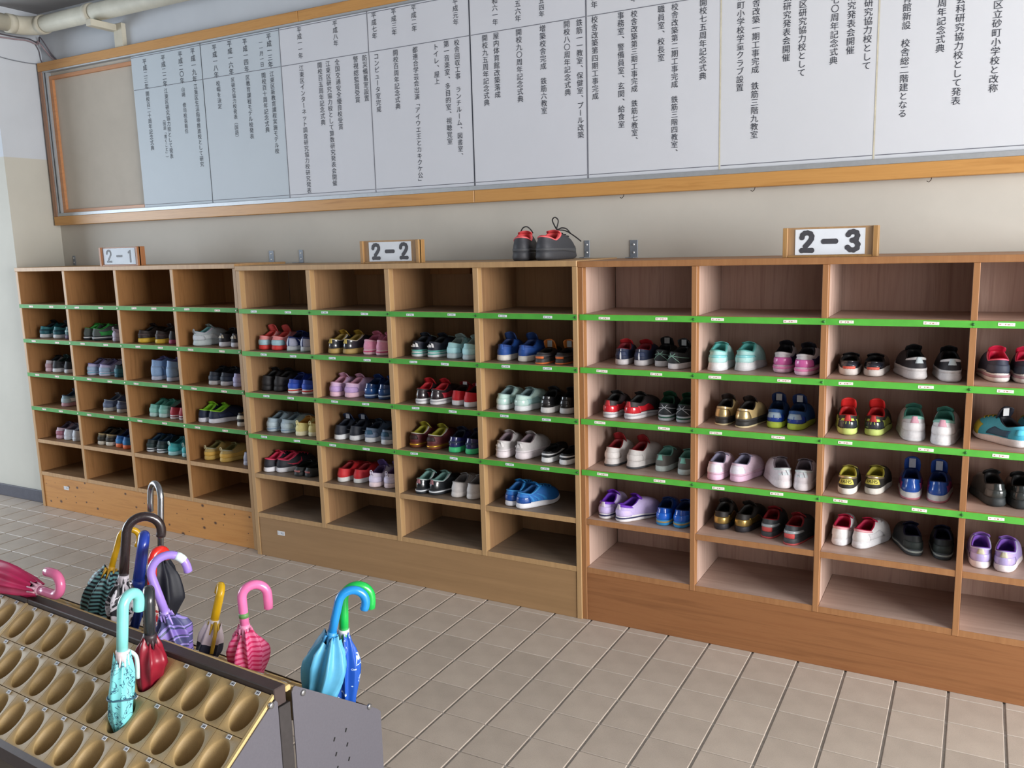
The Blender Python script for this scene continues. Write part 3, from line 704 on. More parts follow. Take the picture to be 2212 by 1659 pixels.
def build_shoe(spec, side, label, group, loc, yaw, scale=1.0):
    v = spec.get('v', 'run'); L = last(v, side)
    t = thing('sneaker' if 'name' not in spec else spec['name'], label, 'shoe', loc, yaw, group); t.scale = (scale,)*3
    def part(nm, key, fn, c, par=None): return obj(nm, cached((v, side)+key, fn), shoe_mat(c), par or t)
    sl = part('sole', ('sole',), L.m_sole, spec['s'])
    if 'o' in spec: part('outsole', ('band', .0, .30), lambda: L.m_band(.0, .30), spec['o'], sl)
    if 'b' in spec: part('sole_stripe', ('band', .5, .78), lambda: L.m_band(.50, .78), spec['b'], sl)
    up = part('upper', ('upper',), L.m_upper, spec['u'])
    part('lining', ('lining',), L.m_lining, spec['l'])
    tu = spec.get('tu', .010); tu = tu if tu >= .03 else tu*.8
    tn = part('tongue', ('tongue', tu), lambda: L.m_tongue(tu), spec.get('t', spec['l']))
    if 'tl' in spec: part('tongue_label', ('tl', tu), lambda: L.m_tab_label(tu), spec['tl'], tn)
    off = .0012
    for k, c in spec.get('ov', ()):
        off += .0003; 
        for qi, rg in enumerate(overlay(k, side)):
            part({'straps': 'strap', 'toe': 'toe_cap', 'tab': 'heel_tab', 'trim': 'collar_trim', 'topline': 'collar'}.get(k, 'overlay'), ('ov', k, qi, round(off, 4)), lambda rg=rg, off=off: L.m_patch([rg], off), c, up)
    if 'tri' in spec: part('emblem', ('tri',), lambda: L.m_polys(TRI, .0036), spec['tri'], up)
    if 'sw' in spec:
        for sg in (-1, 1): part('emblem', ('sw', sg), lambda sg=sg: L.m_polys(swoosh(sg), .003), spec['sw'], up)
    if 'lace' in spec: part('laces', ('lace',), L.m_laces, spec['lace'])
    if 'loop' in spec: part('pull_loop', ('loop',), L.m_loop, spec['loop'])
    return t
# one entry per pair: words for the label, colours
SP = {
 # left rack
 'a12': dict(d='dark teal sneaker with white sole', u='1f6d74', s='c9ccd0', l='14222c', t='12161c', tu=.024, ov=[('heel', '175a66'), ('mid', '0f3f4c')]),
 'a12b': dict(d='teal and purple patterned sneaker', u='3f6a70', s='5c4a66', l='9fb6b8', t='b7bcc0', tu=.022, ov=[('mid', '9fc4c4'), ('quarter', '6a4f88')]),
 'a13': dict(d='pale pink and grey sneaker', u='b8aeb6', s='c8a8b0', l='1c2026', ov=[('heel', 'a9878f')]),
 'a13b': dict(d='black sneaker with white sole', u='22262e', s='cfd0d4', l='14312e', t='1b3836', tu=.02, ov=[('quarter', '3a3d46')]),
 'a14': dict(d='grey blue sneaker with rose sole', u='7f9ba6', s='b78b95', l='2c3f52', t='3a4a60', tu=.022, ov=[('heel', 'a8bcc4'), ('quarter', 'd8e0e4'), ('trim', '4a5b70')]),
 'a15': dict(d='pink and white striped sneaker', u='b9a2b0', s='c09aa8', l='54485c', ov=[('mid', 'e3dbe2'), ('heel', 'a2687a')]),
 'a15b': dict(d='plain white sneaker', u='c9ccd4', s='c9ccd2', l='6d6878', v='flat'),
 'a22': dict(d='dark grey sneaker with white line sole', u='4a5350', s='2c3236', l='3fae4c', b='d4d6d6', lace='49c05a', ov=[('quarter', '2fa34a')]),
 'a22b': dict(d='pale mauve sneaker', u='a697ae', s='b6adbd', l='5b4d66', loop='c9c2ce', ov=[('heel', 'c0b8cc')]),
 'a23': dict(d='lilac and white sneaker with cyan sole edge', u='b9b6d6', s='c6c6da', b='7fb7cf', l='5f5a7c', ov=[('heel', '9fb8d4'), ('trim', '8a80b6')], lace='d8d8e8'),
 'a23b': dict(d='dark petrol sneaker', u='1d4650', s='1d5868', l='12222a', ov=[('heel', '2a6a78')]),
 'a24': dict(d='slate navy sneaker with beige grey sole', u='4a5672', s='a8a49c', l='3c4658', t='6d6f74', tu=.02, ov=[('trim', '9aa0a8'), ('heel', '5e6a84')]),
 'a25': dict(d='black and beige camouflage sneaker', u='5a5240', s='c6bfb2', l='161412', ov=[('heel', '26241e'), ('topline', 'a08c64')]),
 'a25b': dict(d='bright blue sneaker with orange sole', u='1f5f9c', s='d8693a', l='14204a', t='2a2468', ov=[('heel', '2a78b4')]),
 'a32': dict(d='blackish brown sneaker with yellow sole', u='2c2220', s='d8b234', l='150f10', t='1c1014', tu=.022, ov=[('mid', '4a3c3c'), ('quarter', '3c3232')]),
 'a32b': dict(d='black sneaker with magenta sole', u='1c1c22', s='963058', l='0e0e12', ov=[('quarter', '5a5a62')]),
 'a33': dict(d='high light blue boot with white sole', u='7f9fc8', s='aeb4c6', l='6a6a9c', v='high', ov=[('mid', '9ab0cc'), ('heel', '8aa8cc')], name='ankle_boot'),
 'a34': dict(d='mint green sneaker with pale sole', u='6fb0a4', s='a8c4c0', l='4f9c8c', t='4f9c8c', ov=[('heel', '84c0b4')]),
 'a34b': dict(d='red sneaker with white striped sole', u='a82a3c', s='d8d4d6', l='4a1a24', b='7c2434', v='flat'),
 'a35': dict(d='dark navy green sneaker with printed white sole', u='1c2c30', s='d0d4d8', l='1a3a54', t='14406a', ov=[('heel', '24383a')], b='2a3038'),
 'a35b': dict(d='turquoise sneaker with pale loop', u='3ca4a8', s='9cc8cc', l='2a7c84', loop='b8d8d8', ov=[('heel', '46b4b8')]),
 'a42': dict(d='silver white running shoe with grey sole', u='b4c0c6', s='c4d0d2', l='6faab0', t='8a9a9c', tu=.022, v='chunk', ov=[('trim', 'd2c8d8'), ('quarter', 'd8e0e4'), ('heel', 'c8d0d8')], loop='9aa0a6'),
 'a42b': dict(d='black sneaker with white sole and triangle emblem', u='24232c', s='d4d2d8', l='101014', tri='c8c0b0', t='2c2c34'),
 'a43': dict(d='navy black sneaker with pale grey sole', u='222a38', s='b8b4b4', l='121620', ov=[('heel', '2c3646')]),
 'a43b': dict(d='lilac sneaker', u='a8a4cc', s='b4b0d0', l='3a3654', ov=[('heel', 'b8b4d8')]),
 'a44': dict(d='navy sneaker with lime lining', u='1c2844', s='e0e2ec', l='8ed82c', t='a4e63c', tu=.02, ov=[('trim', '9fdc48'), ('quarter', '26345a')]),
 'a44b': dict(d='black sneaker with gold and white marks', u='1c1a18', s='cfcac0', l='6a5226', ov=[('cap', 'd8d2c0'), ('quarter', '8a6a2a')]),
 'a45': dict(d='sand yellow sneaker with khaki collar', u='b49a5a', s='c9a654', l='6f6836', t='8a8250', loop='c0b48a', ov=[('lower', 'd8ac50'), ('topline', 'a09c84')]),
 'a45b': dict(d='pale grey lilac sneaker', u='9c9cae', s='b0aebc', l='4a4a58'),
 # middle rack
 'b12': dict(d='coral sneaker with red sole', u='e08c8c', s='cf3a36', l='c8403c', t='d85a58', tu=.034, ov=[('heel', 'a4c8d4'), ('trim', 'e8a4a4')]),
 'b12b': dict(d='navy sneaker with silver stripes', u='20306c', s='c8ccd0', l='12183c', t='2c448c', ov=[('stripes', 'd4d8e8'), ('heelhi', 'c0c4dc'), ('vline', '20306c')], o='8a9a94'),
 'b13': dict(d='plain black sneaker', u='211f22', s='1c1a1c', l='0e0d0e', t='141214', tu=.022, v='chunk'),
 'b13b': dict(d='royal blue sneaker with white and red sole', u='2244a8', s='e0dcd8', b='cc3c34', l='182c6c', t='1c3a8c', ov=[('heel', '2a52c0')]),
 'b14': dict(d='pale ice blue sneaker', u='a8bcca', s='b4c2cc', b='86a0b8', l='6a7c88', ov=[('heel', 'b8cad4'), ('trim', '9ab0bc')]),
 'b14b': dict(d='cream yellow sneaker', u='ddd08c', s='e0dab8', l='b8863a', t='c0904a', loop='e4dca4', v='flat'),
 'b15': dict(d='black sneaker with hot pink lining', u='242630', s='e4e4ea', l='d83058', t='e03c60', tu=.016, ov=[('trim', 'e0466a')], sw='e03a5c', lace='d83058'),
 'b15b': dict(d='low black flat shoe', u='25282a', s='202224', l='121314', v='low', ov=[('low_heel', '9a5a58')]),
 'b22': dict(d='black and gold sneaker with gum sole', u='2b2d33+', s='a88c50', l='8c7430', t='9a7c24', tu=.026, ov=[('trim', 'b8b0a4'), ('tab', 'b4a04c')]),
 'b22b': dict(d='pink sneaker with magenta line', u='e89cb8', s='eac4cc', b='d04c7c', l='c4708c', t='d07890', tu=.022, ov=[('topline', 'ecb4c8')]),
 'b23': dict(d='lilac pink sneaker', u='d0b0d4', s='e0b8c8', l='c48ca4', t='d0a0bc', tu=.024, ov=[('heel', 'bfa0d4'), ('topline', 'dcbcd8')]),
 'b23b': dict(d='deep blue sneaker with white line', u='1c4078+', s='24406c', l='14305c', t='183a78', tu=.024, b='b8c8dc', ov=[('heel', '24508c+')]),
 'b24': dict(d='black navy sneaker with white sole', u='1f2430', s='d8dadc', l='151c2c', t='1c2a4a', tu=.03, tl='b0bcd0', sw='c8ccd4'),
 'b24b': dict(d='slate sneaker with blue marks and white sole', u='5c7088', s='d4d6d8', l='1c2838', t='202c3c', tu=.02, ov=[('heel', '7888a0'), ('cap', '24506c')]),
 'b25': dict(d='red sneaker with thick white sole', u='c4242c', s='d8d8d6', l='8c1c22', t='a8242a', v='flat'),
 'b25b': dict(d='white lilac sneaker with purple lining', u='d4ccdc', s='e4d0d4', l='5c4470', t='54407a', tu=.03, ov=[('heel', 'dcd4ec')], loop='cfc6d8'),
 'b32': dict(d='navy sneaker with mint band and triangle emblem', u='1b2030', s='d8dadc', l='10141c', b='5fa8a0', tri='e6e6e8', t='1c2430', tu=.022, ov=[('foxing', '6ab4aa')], lace='9ab4b0'),
 'b32b': dict(d='pale aqua sneaker', u='a8d8dc', s='b4c4c8', l='8a9c98', t='98a8a4', tu=.022, ov=[('heel', 'b4e4ea')]),
 'b33': dict(d='black sneaker with red collar and white sole', u='2a2226+', s='dadadc', l='b01c28', t='a81824', tu=.028, b='a0a0a4', ov=[('topline', '262224'), ('quarter', 'a82838+')]),
 'b33b': dict(d='all red sneaker with white sole', u='c01824', s='dcdadc', l='2a1214', t='8c141c', tl='c8c8cc', tu=.022, v='flat', sw='d86068'),
 'b34': dict(d='maroon black sneaker with olive lining', u='561c22', s='6a3418', b='d8a838!', l='8e8a1c', t='96902a', tu=.026, ov=[('topline', '3a1a1c'), ('trim', 'b4b0a4'), ('cap', '281416')]),
 'b34b': dict(d='navy sneaker with bright green sole', u='26285c+', s='3cba78', l='10182c', t='141c34', tu=.022, ov=[('mid', '24304a')]),
 'b35': dict(d='glossy black sneaker with mint lining', u='1c2024+', s='23272c', b='d0d4d8', l='6f9a94', t='7aa4a0', tu=.016, ov=[('trim', 'b4bcbc'), ('tab', '8a5a60')]),
 'b35b': dict(d='off white sneaker', u='cfcac8', s='d8d2ce', l='7c7878', t='a8a4a2', ov=[('trim', 'b8b4b2')]),
 'b42': dict(d='cobalt blue sneaker with white sole', u='1f4c98', s='ddd8d0', l='122a5c', t='123064', tu=.03, ov=[('topline', '1a3c80'), ('tab', '24509c')]),
 'b42b': dict(d='black sneaker with orange tongue and heel', u='2c2a2c', s='3a3634', l='1a1412', t='c87028', tl='8a8a88', tu=.036, v='low', ov=[('low_heel', 'd06a34'), ('mid', '4a4648')], o='c8662e'),
 'b43': dict(d='pale mint iridescent sneaker', u='b8d4cc', s='d4d8da', l='6c8488', t='8aa4a4', ov=[('heel', 'bcd8d2+'), ('trim', 'a4c0bc'), ('quarter', '9cc4c4')]),
 'b43b': dict(d='glossy black sneaker with white sole', u='1a1a1c+', s='d4d2d0', l='0f0f10', t='1a1a1a', tu=.02, ov=[('cap', '2a2a2e+')]),
 'b44': dict(d='light grey sneaker with thick white sole', u='bcb8b8', s='dcd2d6', l='7c6c74', t='a09a9c', tu=.02, tri='d8d4d4', v='chunk', ov=[('trim', 'c4c0c0'), ('foxing', 'd8d0d4')]),
 'b44b': dict(d='black strap shoe with white band and sole', u='1c1e22', s='e0e0e0', l='101114', v='low', ov=[('wrap', 'e0e0e2')]),
 'b45': dict(d='electric blue running shoe with white sole', u='1c6ab8', s='dcdce2', l='1a5a98', t='2080c8', tu=.018, ov=[('trim', '3c94d4'), ('heel', '1a4c98+'), ('stripes', '2c86d0')], lace='2a8ccc'),
 # right rack
 'c12': dict(d='navy sneaker with red tongue and grey ovals', u='26304c', s='d2ced0', l='7c1c28', t='b0242c', tu=.022, ov=[('vline', 'd8dce4'), ('cap', '2c3858')], v='flat'),
 'c12b': dict(d='black sneaker with green line pattern', u='22282a', s='d0cccc', l='0f1012', t='16181a', tu=.030, tl='8c9090', emb='x', v='flat'),
 'c13': dict(d='red and black sneaker with white sole', u='2a2224', s='d4d2d4', l='161616', t='1a1818', b='a8a8ae', tu=.018, ov=[('heel', 'c42430+'), ('quarter', 'c42430+'), ('tab', 'b02028')]),
 'c13b': dict(d='black green sneaker with silver lines', u='20262a', s='b8bcc0', l='12402c', t='144a30', b='2a5a48', tu=.024, emb='x'),
 'c14': dict(d='white sneaker with dark red lining', u='d6d2d0', s='d8d4d2', l='7c161e', t='8c1820', o='4a4c50', tu=.030, v='chunk', ov=[('heel', 'dedad8')]),
 'c14b': dict(d='grey sneaker with mint lining', u='6c6c68', s='c0ccc8', l='7ab4a8', t='6aa498', ov=[('tab', '84c8b8')], v='flat'),
 'c15': dict(d='lavender running shoe with deep purple lining', u='b8a8d4', s='dcd8da', b='2a2c54', l='5a20a0', t='6a28b0', tu=.020, ov=[('topline', '6c34b4'), ('tab', 'c0b8c4'), ('heel', 'c4b4e0')]),
 'c15b': dict(d='metallic blue sneaker with gold band', u='1450b4+', s='2c88c4', l='0c2858', t='103a80', b='a08c5c', ov=[('heel', '1a64d0+')]),
 'c22': dict(d='aqua sneaker with white sole', u='a8d4d2', s='dcdcde', l='52a8a4', t='64b4b0', o='d0d0d4', ov=[('heel', 'b4e0de'), ('mid', '8cd8dc+'), ('trim', '7cc0bc')], v='chunk'),
 'c22b': dict(d='white sneaker with pink heel and black collar', u='cfc8cc', s='dcb8c8', l='17141c', t='1a1620', b='e884b4', tu=.022, ov=[('topline', 'd4ced0'), ('heel', 'd868ac+'), ('quarter', '322a50')], v='chunk'),
 'c23': dict(d='gold sneaker with black collar and sole', u='b8a070+', s='2a2826', l='14100e', t='1c1210', tu=.026, ov=[('heelhi', 'c0a878!'), ('foxing', '3a3836')], o='c8b890'),
 'c23b': dict(d='blue sneaker with lime sole', u='20508c', s='b8cc48', l='122c50', t='1c3468', tl='b4b8bc', tu=.034, ov=[('heel', '1c409c+'), ('cap', 'a0b4c4')]),
 'c24': dict(d='pale pink sneaker with white heel', u='d4bccc', s='d8b4cc', l='7a7890', t='8c88a0', ov=[('heelhi', 'dcd8e4'), ('foxing', 'd4b0c4')]),
 'c24b': dict(d='white sneaker with pale grey emblem heel', u='dad2d6', s='e2dadc', l='7c7078', t='8c8088', ov=[('topline', 'ccd4d4')], tri='c4ccd0', v='chunk'),
 'c25': dict(d='black sneaker with gold crown heel', u='1e1a18', s='26242a', l='120e0c', t='1a1412', tu=.022, ov=[('heel', 'b4985a!'), ('quarter', '9a7c40!')]),
 'c25b': dict(d='dark grey sneaker with red lining and toe', u='34383c', s='3a3c40', l='7c141c', t='8c1820', tu=.018, ov=[('low_heel', 'c04a48'), ('mid', '9ca4a8+')], o='b04444'),
 'c32': dict(d='black sneaker with white and orange heel', u='1c1e26+', s='cfc8c4', l='0d0d10', t='121218', ov=[('low_heel', 'd86454'), ('cap', '2a2e38+')], v='low', big=1.1),
 'c32b': dict(d='black and white sneaker with flared white sole', u='26242a', s='dcd8d8', l='0f0e10', t='161418', tu=.022, ov=[('topline', 'd8d6d6'), ('foxing', 'dcd8d8'), ('tab', 'c8d4d8')], v='chunk'),
 'c33': dict(d='black and lime sneaker with red lining', u='23241e', s='c4d478', l='a8181c', t='d02424', tu=.032, ov=[('cap', 'c8dc60'), ('heel', '2a3038+'), ('quarter', '8a9440'), ('tab', 'b02a2a')]),
 'c33b': dict(d='plain white sneaker with mint lining', u='e0dee0', s='e4e2e4', l='549c8c', t='5ca494', o='dcdcde', tu=.020, v='big', ov=[('heel', 'e6e4e6'), ('topline', '8cc0b4'), ('tab', 'd8a4b4')]),
 'c34': dict(d='black and gold sneaker with yellow heel lettering', u='2a2824', s='d8d4cc', l='a8a03c', t='8c843c', ov=[('topline', 'c8b890!'), ('cap', 'd4cc60')], txt='VANS', v='flat'),
 'c34b': dict(d='bright blue sneaker with pale sole', u='1c50a8+', s='d4d2d0', l='142c60', t='1c48a0', tl='b0bcd0', tu=.044, ov=[('quarter', '8c2c64')], o='c07a84'),
 'c35': dict(d='white sneaker with crimson lining and pink trim', u='dadadc', s='dcdce0', l='b01440', t='c01c4c', tu=.012, ov=[('topline', 'e0a4ac'), ('quarter', 'd0d0d4'), ('straps', 'c8ccd2')]),
 'c35b': dict(d='black sneaker with navy lining', u='1d2224', s='3a4044', b='9aa09a', l='141834', t='141a3c', tu=.016, ov=[('heel', '26302e')]),
 'c42': dict(d='black sneaker with crimson lining and checkered sole', u='2c3244', s='d4d0cc', l='c0143c', t='d02048', b='a8848c', tu=.022, ov=[('trim', 'd8647c'), ('heel', '343c4c')], v='chunk'),
 'c43': dict(d='cyan and yellow running shoe with white sole', u='3aa4c0', s='dcd8d8', l='10121c', t='141624', tl='d0d4d8', tu=.034, ov=[('toe', 'a8a030'), ('quarter', '28506c'), ('cap', '54c0dc')], lace='b4a43c'),
 'c44': dict(d='glossy black sneaker with black sole', u='2a3030+', s='2c3234', l='0c0c0e', t='121214', tu=.018, ov=[('heel', '343a3a+')], v='chunk'),
 'c45': dict(d='lavender sneaker with violet lining', u='a898cc', s='dcd2d4', l='7048a8', t='8a64b8', tu=.018, ov=[('heel', 'b0a4d4+'), ('tab', 'b8b49c'), ('trim', 'b4b4d0')]),
}
PLACE = [  # rack, column, row, pair, [(px, py, yaw), ...] heel-on-shelf points
 (1,1,2,'a12',[(88,724,0),(117,725,0)]), (1,1,2,'a12b',[(143,728,0)]), (1,1,3,'a13',[(101,796,8)]), (1,1,3,'a13b',[(116,801,0),(141,805,-4)]), (1,1,4,'a14',[(134,869,-2)]), (1,1,5,'a15',[(126,939,6)]), (1,1,5,'a15b',[(139,951,4),(159,954,0)]),
 (1,2,2,'a22',[(176,730,0),(200,732,-26)]), (1,2,2,'a22b',[(246,735,0)]), (1,2,3,'a23',[(188,808,0),(216,808,-8)]), (1,2,3,'a23b',[(250,811,0)]), (1,2,4,'a24',[(224,878,-10),(253,879,-12)]), (1,2,5,'a25',[(215,958,0),(235,960,0)]), (1,2,5,'a25b',[(249,967,0),(268,971,0)]),
 (1,3,2,'a32',[(300,737,-8),(338,737,-8)]), (1,3,2,'a32b',[(367,738,0)]), (1,3,3,'a33',[(330,815,0),(362,816,-6)]), (1,3,4,'a34',[(326,896,0),(352,895,0)]), (1,3,4,'a34b',[(368,902,0),(386,906,0)]), (1,3,5,'a35',[(320,976,0),(342,977,0)]), (1,3,5,'a35b',[(366,985,-8),(397,989,0)]),
 (1,4,2,'a42',[(420,748,-12)]), (1,4,2,'a42b',[(477,748,0),(503,748,0)]), (1,4,3,'a43',[(454,824,0),(480,825,0)]), (1,4,3,'a43b',[(507,832,0)]), (1,4,4,'a44',[(429,912,0),(453,913,-14)]), (1,4,4,'a44b',[(516,918,0)]), (1,4,5,'a45',[(444,991,-6),(478,996,-6)]), (1,4,5,'a45b',[(529,995,0)]),
 (2,1,2,'b12',[(558,756,0),(591,756,-3)]), (2,1,2,'b12b',[(624,758,0),(654,759,0)]), (2,1,3,'b13',[(565,845,0),(596,847,-4)]), (2,1,3,'b13b',[(627,851,0),(657,853,0)]), (2,1,4,'b14',[(580,933,-4),(610,936,-12)]), (2,1,4,'b14b',[(645,943,0),(668,944,0)]), (2,1,5,'b15',[(576,1021,-8),(602,1020,-22)]), (2,1,5,'b15b',[(633,1029,0),(662,1032,-6)]),
 (2,2,2,'b22',[(713,765,-6),(748,766,-8)]), (2,2,2,'b22b',[(787,767,0),(818,769,0)]), (2,2,3,'b23',[(717,858,0),(749,860,-6)]), (2,2,3,'b23b',[(793,861,0),(823,864,0)]), (2,2,4,'b24',[(727,951,0),(760,953,0)]), (2,2,4,'b24b',[(793,957,-5),(828,962,-5)]), (2,2,5,'b25',[(733,1042,-4),(768,1045,-3)]), (2,2,5,'b25b',[(804,1054,0),(834,1056,0)]),
 (2,3,2,'b32',[(895,771,0),(929,773,-6)]), (2,3,2,'b32b',[(972,776,0),(1006,779,0)]), (2,3,3,'b33',[(904,874,0),(939,876,-4)]), (2,3,3,'b33b',[(978,876,0),(1008,881,-3)]), (2,3,4,'b34',[(890,968,-6),(927,973,-8)]), (2,3,4,'b34b',[(976,979,0),(1012,983,0)]), (2,3,5,'b35',[(903,1068,-4),(935,1071,-12)]), (2,3,5,'b35b',[(977,1075,-4),(1014,1080,-4)]),
 (2,4,2,'b42',[(1081,780,0),(1126,781,-3)]), (2,4,2,'b42b',[(1164,787,0),(1207,788,0)]), (2,4,3,'b43',[(1079,887,-4),(1117,890,-10)]), (2,4,3,'b43b',[(1176,894,0),(1217,896,0)]), (2,4,4,'b44',[(1079,991,0),(1120,994,-8)]), (2,4,4,'b44b',[(1177,1001,0),(1215,1006,-4)]), (2,4,5,'b45',[(1097,1094,-8),(1118,1099,-26)]),
 (3,1,2,'c12',[(1340,788,6),(1382,788,2)]), (3,1,2,'c12b',[(1422,792,0),(1451,799,-14)]), (3,1,3,'c13',[(1311,904,-4),(1355,907,-14)]), (3,1,3,'c13b',[(1434,911,4),(1474,915,0)]), (3,1,4,'c14',[(1314,1007,-8),(1361,1013,-14)]), (3,1,4,'c14b',[(1424,1020,-6),(1474,1028,0)]), (3,1,5,'c15',[(1301,1122,-6),(1345,1129,-30)]), (3,1,5,'c15b',[(1430,1137,0),(1471,1143,-3)]),
 (3,2,2,'c22',[(1543,802,0),(1600,802,-4)]), (3,2,2,'c22b',[(1685,807,-2),(1733,813,-4)]), (3,2,3,'c23',[(1556,919,-3),(1603,925,-8)]), (3,2,3,'c23b',[(1666,926,0),(1714,931,-2)]), (3,2,4,'c24',[(1538,1039,-6),(1591,1043,-12)]), (3,2,4,'c24b',[(1690,1057,22),(1731,1063,4)]), (3,2,5,'c25',[(1554,1136,0),(1596,1147,-10)]), (3,2,5,'c25b',[(1655,1163,-6),(1703,1178,-10)]),
 (3,3,2,'c32',[(1830,808,4),(1885,809,2)]), (3,3,2,'c32b',[(1985,822,16),(2056,827,10)]), (3,3,3,'c33',[(1830,941,6),(1884,943,-2)]), (3,3,3,'c33b',[(1974,954,6),(2033,963,-2)]), (3,3,4,'c34',[(1826,1070,0),(1882,1070,-4)]), (3,3,4,'c34b',[(1966,1080,2),(2023,1087,0)]), (3,3,5,'c35',[(1810,1173,-6),(1857,1187,-20)]), (3,3,5,'c35b',[(1970,1198,16),(2037,1212,6)]),
 (3,4,2,'c42',[(2146,820,8),(2204,822,4)]), (3,4,3,'c43',[(2170,966,38),(2214,967,14)]), (3,4,4,'c44',[(2153,1095,14),(2200,1095,8)]), (3,4,5,'c45',[(2111,1229,0),(2166,1238,-6)]),
]
RN = {1: 'left rack', 2: 'middle rack', 3: 'right rack'}; CN = {1: 'first', 2: 'second', 3: 'third', 4: 'fourth'}; RW = {2: 'second', 3: 'third', 4: 'fourth', 5: 'fifth'}
def sat(P, Q):
    """overlap of two convex outlines along x, or 0"""
    best = 1e9
    for A in (P, Q):
        for i in range(len(A)):
            e = A[(i+1) % len(A)]-A[i]; n = Vector((e.y, -e.x)).normalized()
            p = [v.dot(n) for v in P]; q = [v.dot(n) for v in Q]
            o = min(max(p), max(q))-max(min(p), min(q))
            if o <= 0: return 0
            best = min(best, o)
    return best
def footprint(L, x, y, yaw, k):
    c, s_ = math.cos(yaw), math.sin(yaw); out = []
    for j in range(16):
        a, b, _ = L.plan(2*PI*j/16, max(1.0, L.flare)*1.02); a *= k; b *= k; out.append(Vector((x+a*c-b*s_, y+a*s_+b*c)))
    return out
ITEMS = {}
for rk, cn, rw, key, pts in PLACE:
    spec = SP[key]; z = SHELF[rw-1]
    for n, (px, py, yaw) in enumerate(pts):
        p = at(px, py, 2, z)
        yf = {1: .055-.0151*(p.x-A0), 2: -.008, 3: 0.0}[rk]
        yc = yf+min({1: .040, 2: .050, 3: .075}[rk], max({1: .016, 2: .012, 3: .006}[rk], p.y-yf))
        p = at(px, py, 1, yc); side = -1 if n == 0 else 1
        if len(pts) == 1: side = -1
        ITEMS.setdefault((rk, cn, rw), []).append([p.x, p.y, math.radians(yaw), last(spec.get('v', 'run'), side), .97*spec.get('big', 1.0), key, n, len(pts), side])
WALLX = {1: [A0+.0205]+[A0+x for x in AX[:-1]], 2: [B0+.0225]+[B0+x for x in BX[:-1]], 3: [C0+.018]+[C0+x for x in CX[:-1]]}
THK = {1: .0205, 2: .0225, 3: .018}
for (rk, cn, rw), it in ITEMS.items():
    lo = WALLX[rk][cn-1]+(THK[rk] if cn > 1 else 0)+.004+(.004 if rk == 1 else 0); hi = WALLX[rk][cn]-.004
    it.sort(key=lambda q: q[0])
    for _ in range(60):
        moved = False
        fp = [footprint(q[3], q[0], q[1], q[2], q[4]) for q in it]
        for i, q in enumerate(it):
            a_, b_ = min(v.x for v in fp[i]), max(v.x for v in fp[i])
            if a_ < lo: q[0] += lo-a_; moved = True
            if b_ > hi: q[0] -= b_-hi; moved = True
        for i in range(len(it)):
            for j in range(i+1, len(it)):
                o = sat(footprint(it[i][3], it[i][0], it[i][1], it[i][2], it[i][4]), footprint(it[j][3], it[j][0], it[j][1], it[j][2], it[j][4]))
                if o > 0: it[i][0] -= o*.52+.0003; it[j][0] += o*.52+.0003; moved = True
        if not moved: break
    z = SHELF[rw-1]
    for x, y, yaw, L, k, key, n, np_, side in it:
        spec = SP[key]
        wh = ', %s of its pair' % ('left' if n == 0 else 'right') if np_ == 2 else ''
        lab = '%s%s, %s column %s row, %s' % (spec['d'], wh, CN[cn], RW[rw], RN[rk])
        if len(lab.split()) > 16: lab = '%s%s, column %d row %d, %s' % (spec['d'], wh.replace(' of its pair', ' one'), cn, rw, RN[rk])
        t = build_shoe(spec, side, lab, 'pupils shoes in the %s' % RN[rk], (x, y, z+.0003), yaw, k)
        up = [c for c in t.children if c.name.startswith('upper')][0]
        if spec.get('emb') == 'x':        # crossed reflective lines on the heel
            for a, b in (((-.30, .85), (.55, .10)), ((.30, .85), (-.55, .10)), ((.0, .62), (1.3, .40)), ((.0, .62), (-1.3, .40))):
                mb = MB().tube([L.S(a[0]+(b[0]-a[0])*i/6, a[1]+(b[1]-a[1])*i/6)+L.N(a[0]+(b[0]-a[0])*i/6, a[1]+(b[1]-a[1])*i/6)*.001 for i in range(7)], .0013, 6)
                obj('reflective_line', mb.mesh('reflective_line', True), shoe_mat('8cb4a4' if key == 'c12b' else 'b4b8bc'), up)
        if 'txt' in spec:                 # lettering across the heel
            for i, ch in enumerate(spec['txt']):
                x0 = -.36+.19*i; S_ = {'V': [[(0, 1), (.5, 0), (1, 1)]], 'A': [[(0, 0), (.5, 1), (1, 0)], [(.2, .35), (.8, .35)]], 'N': [[(0, 0), (0, 1), (1, 0), (1, 1)]], 'S': [[(1, 1), (0, .85), (.1, .55), (.95, .45), (1, .12), (0, 0)]]}[ch]
                mb = MB()
                for st in S_: mb.tube([L.S(x0+q[0]*.15, .40+q[1]*.24)+L.N(x0+q[0]*.15, .40+q[1]*.24)*.002 for q in st], .0012, 6)
                obj('heel_letter', mb.mesh('heel_letter', True), shoe_mat('6a6430'), up)
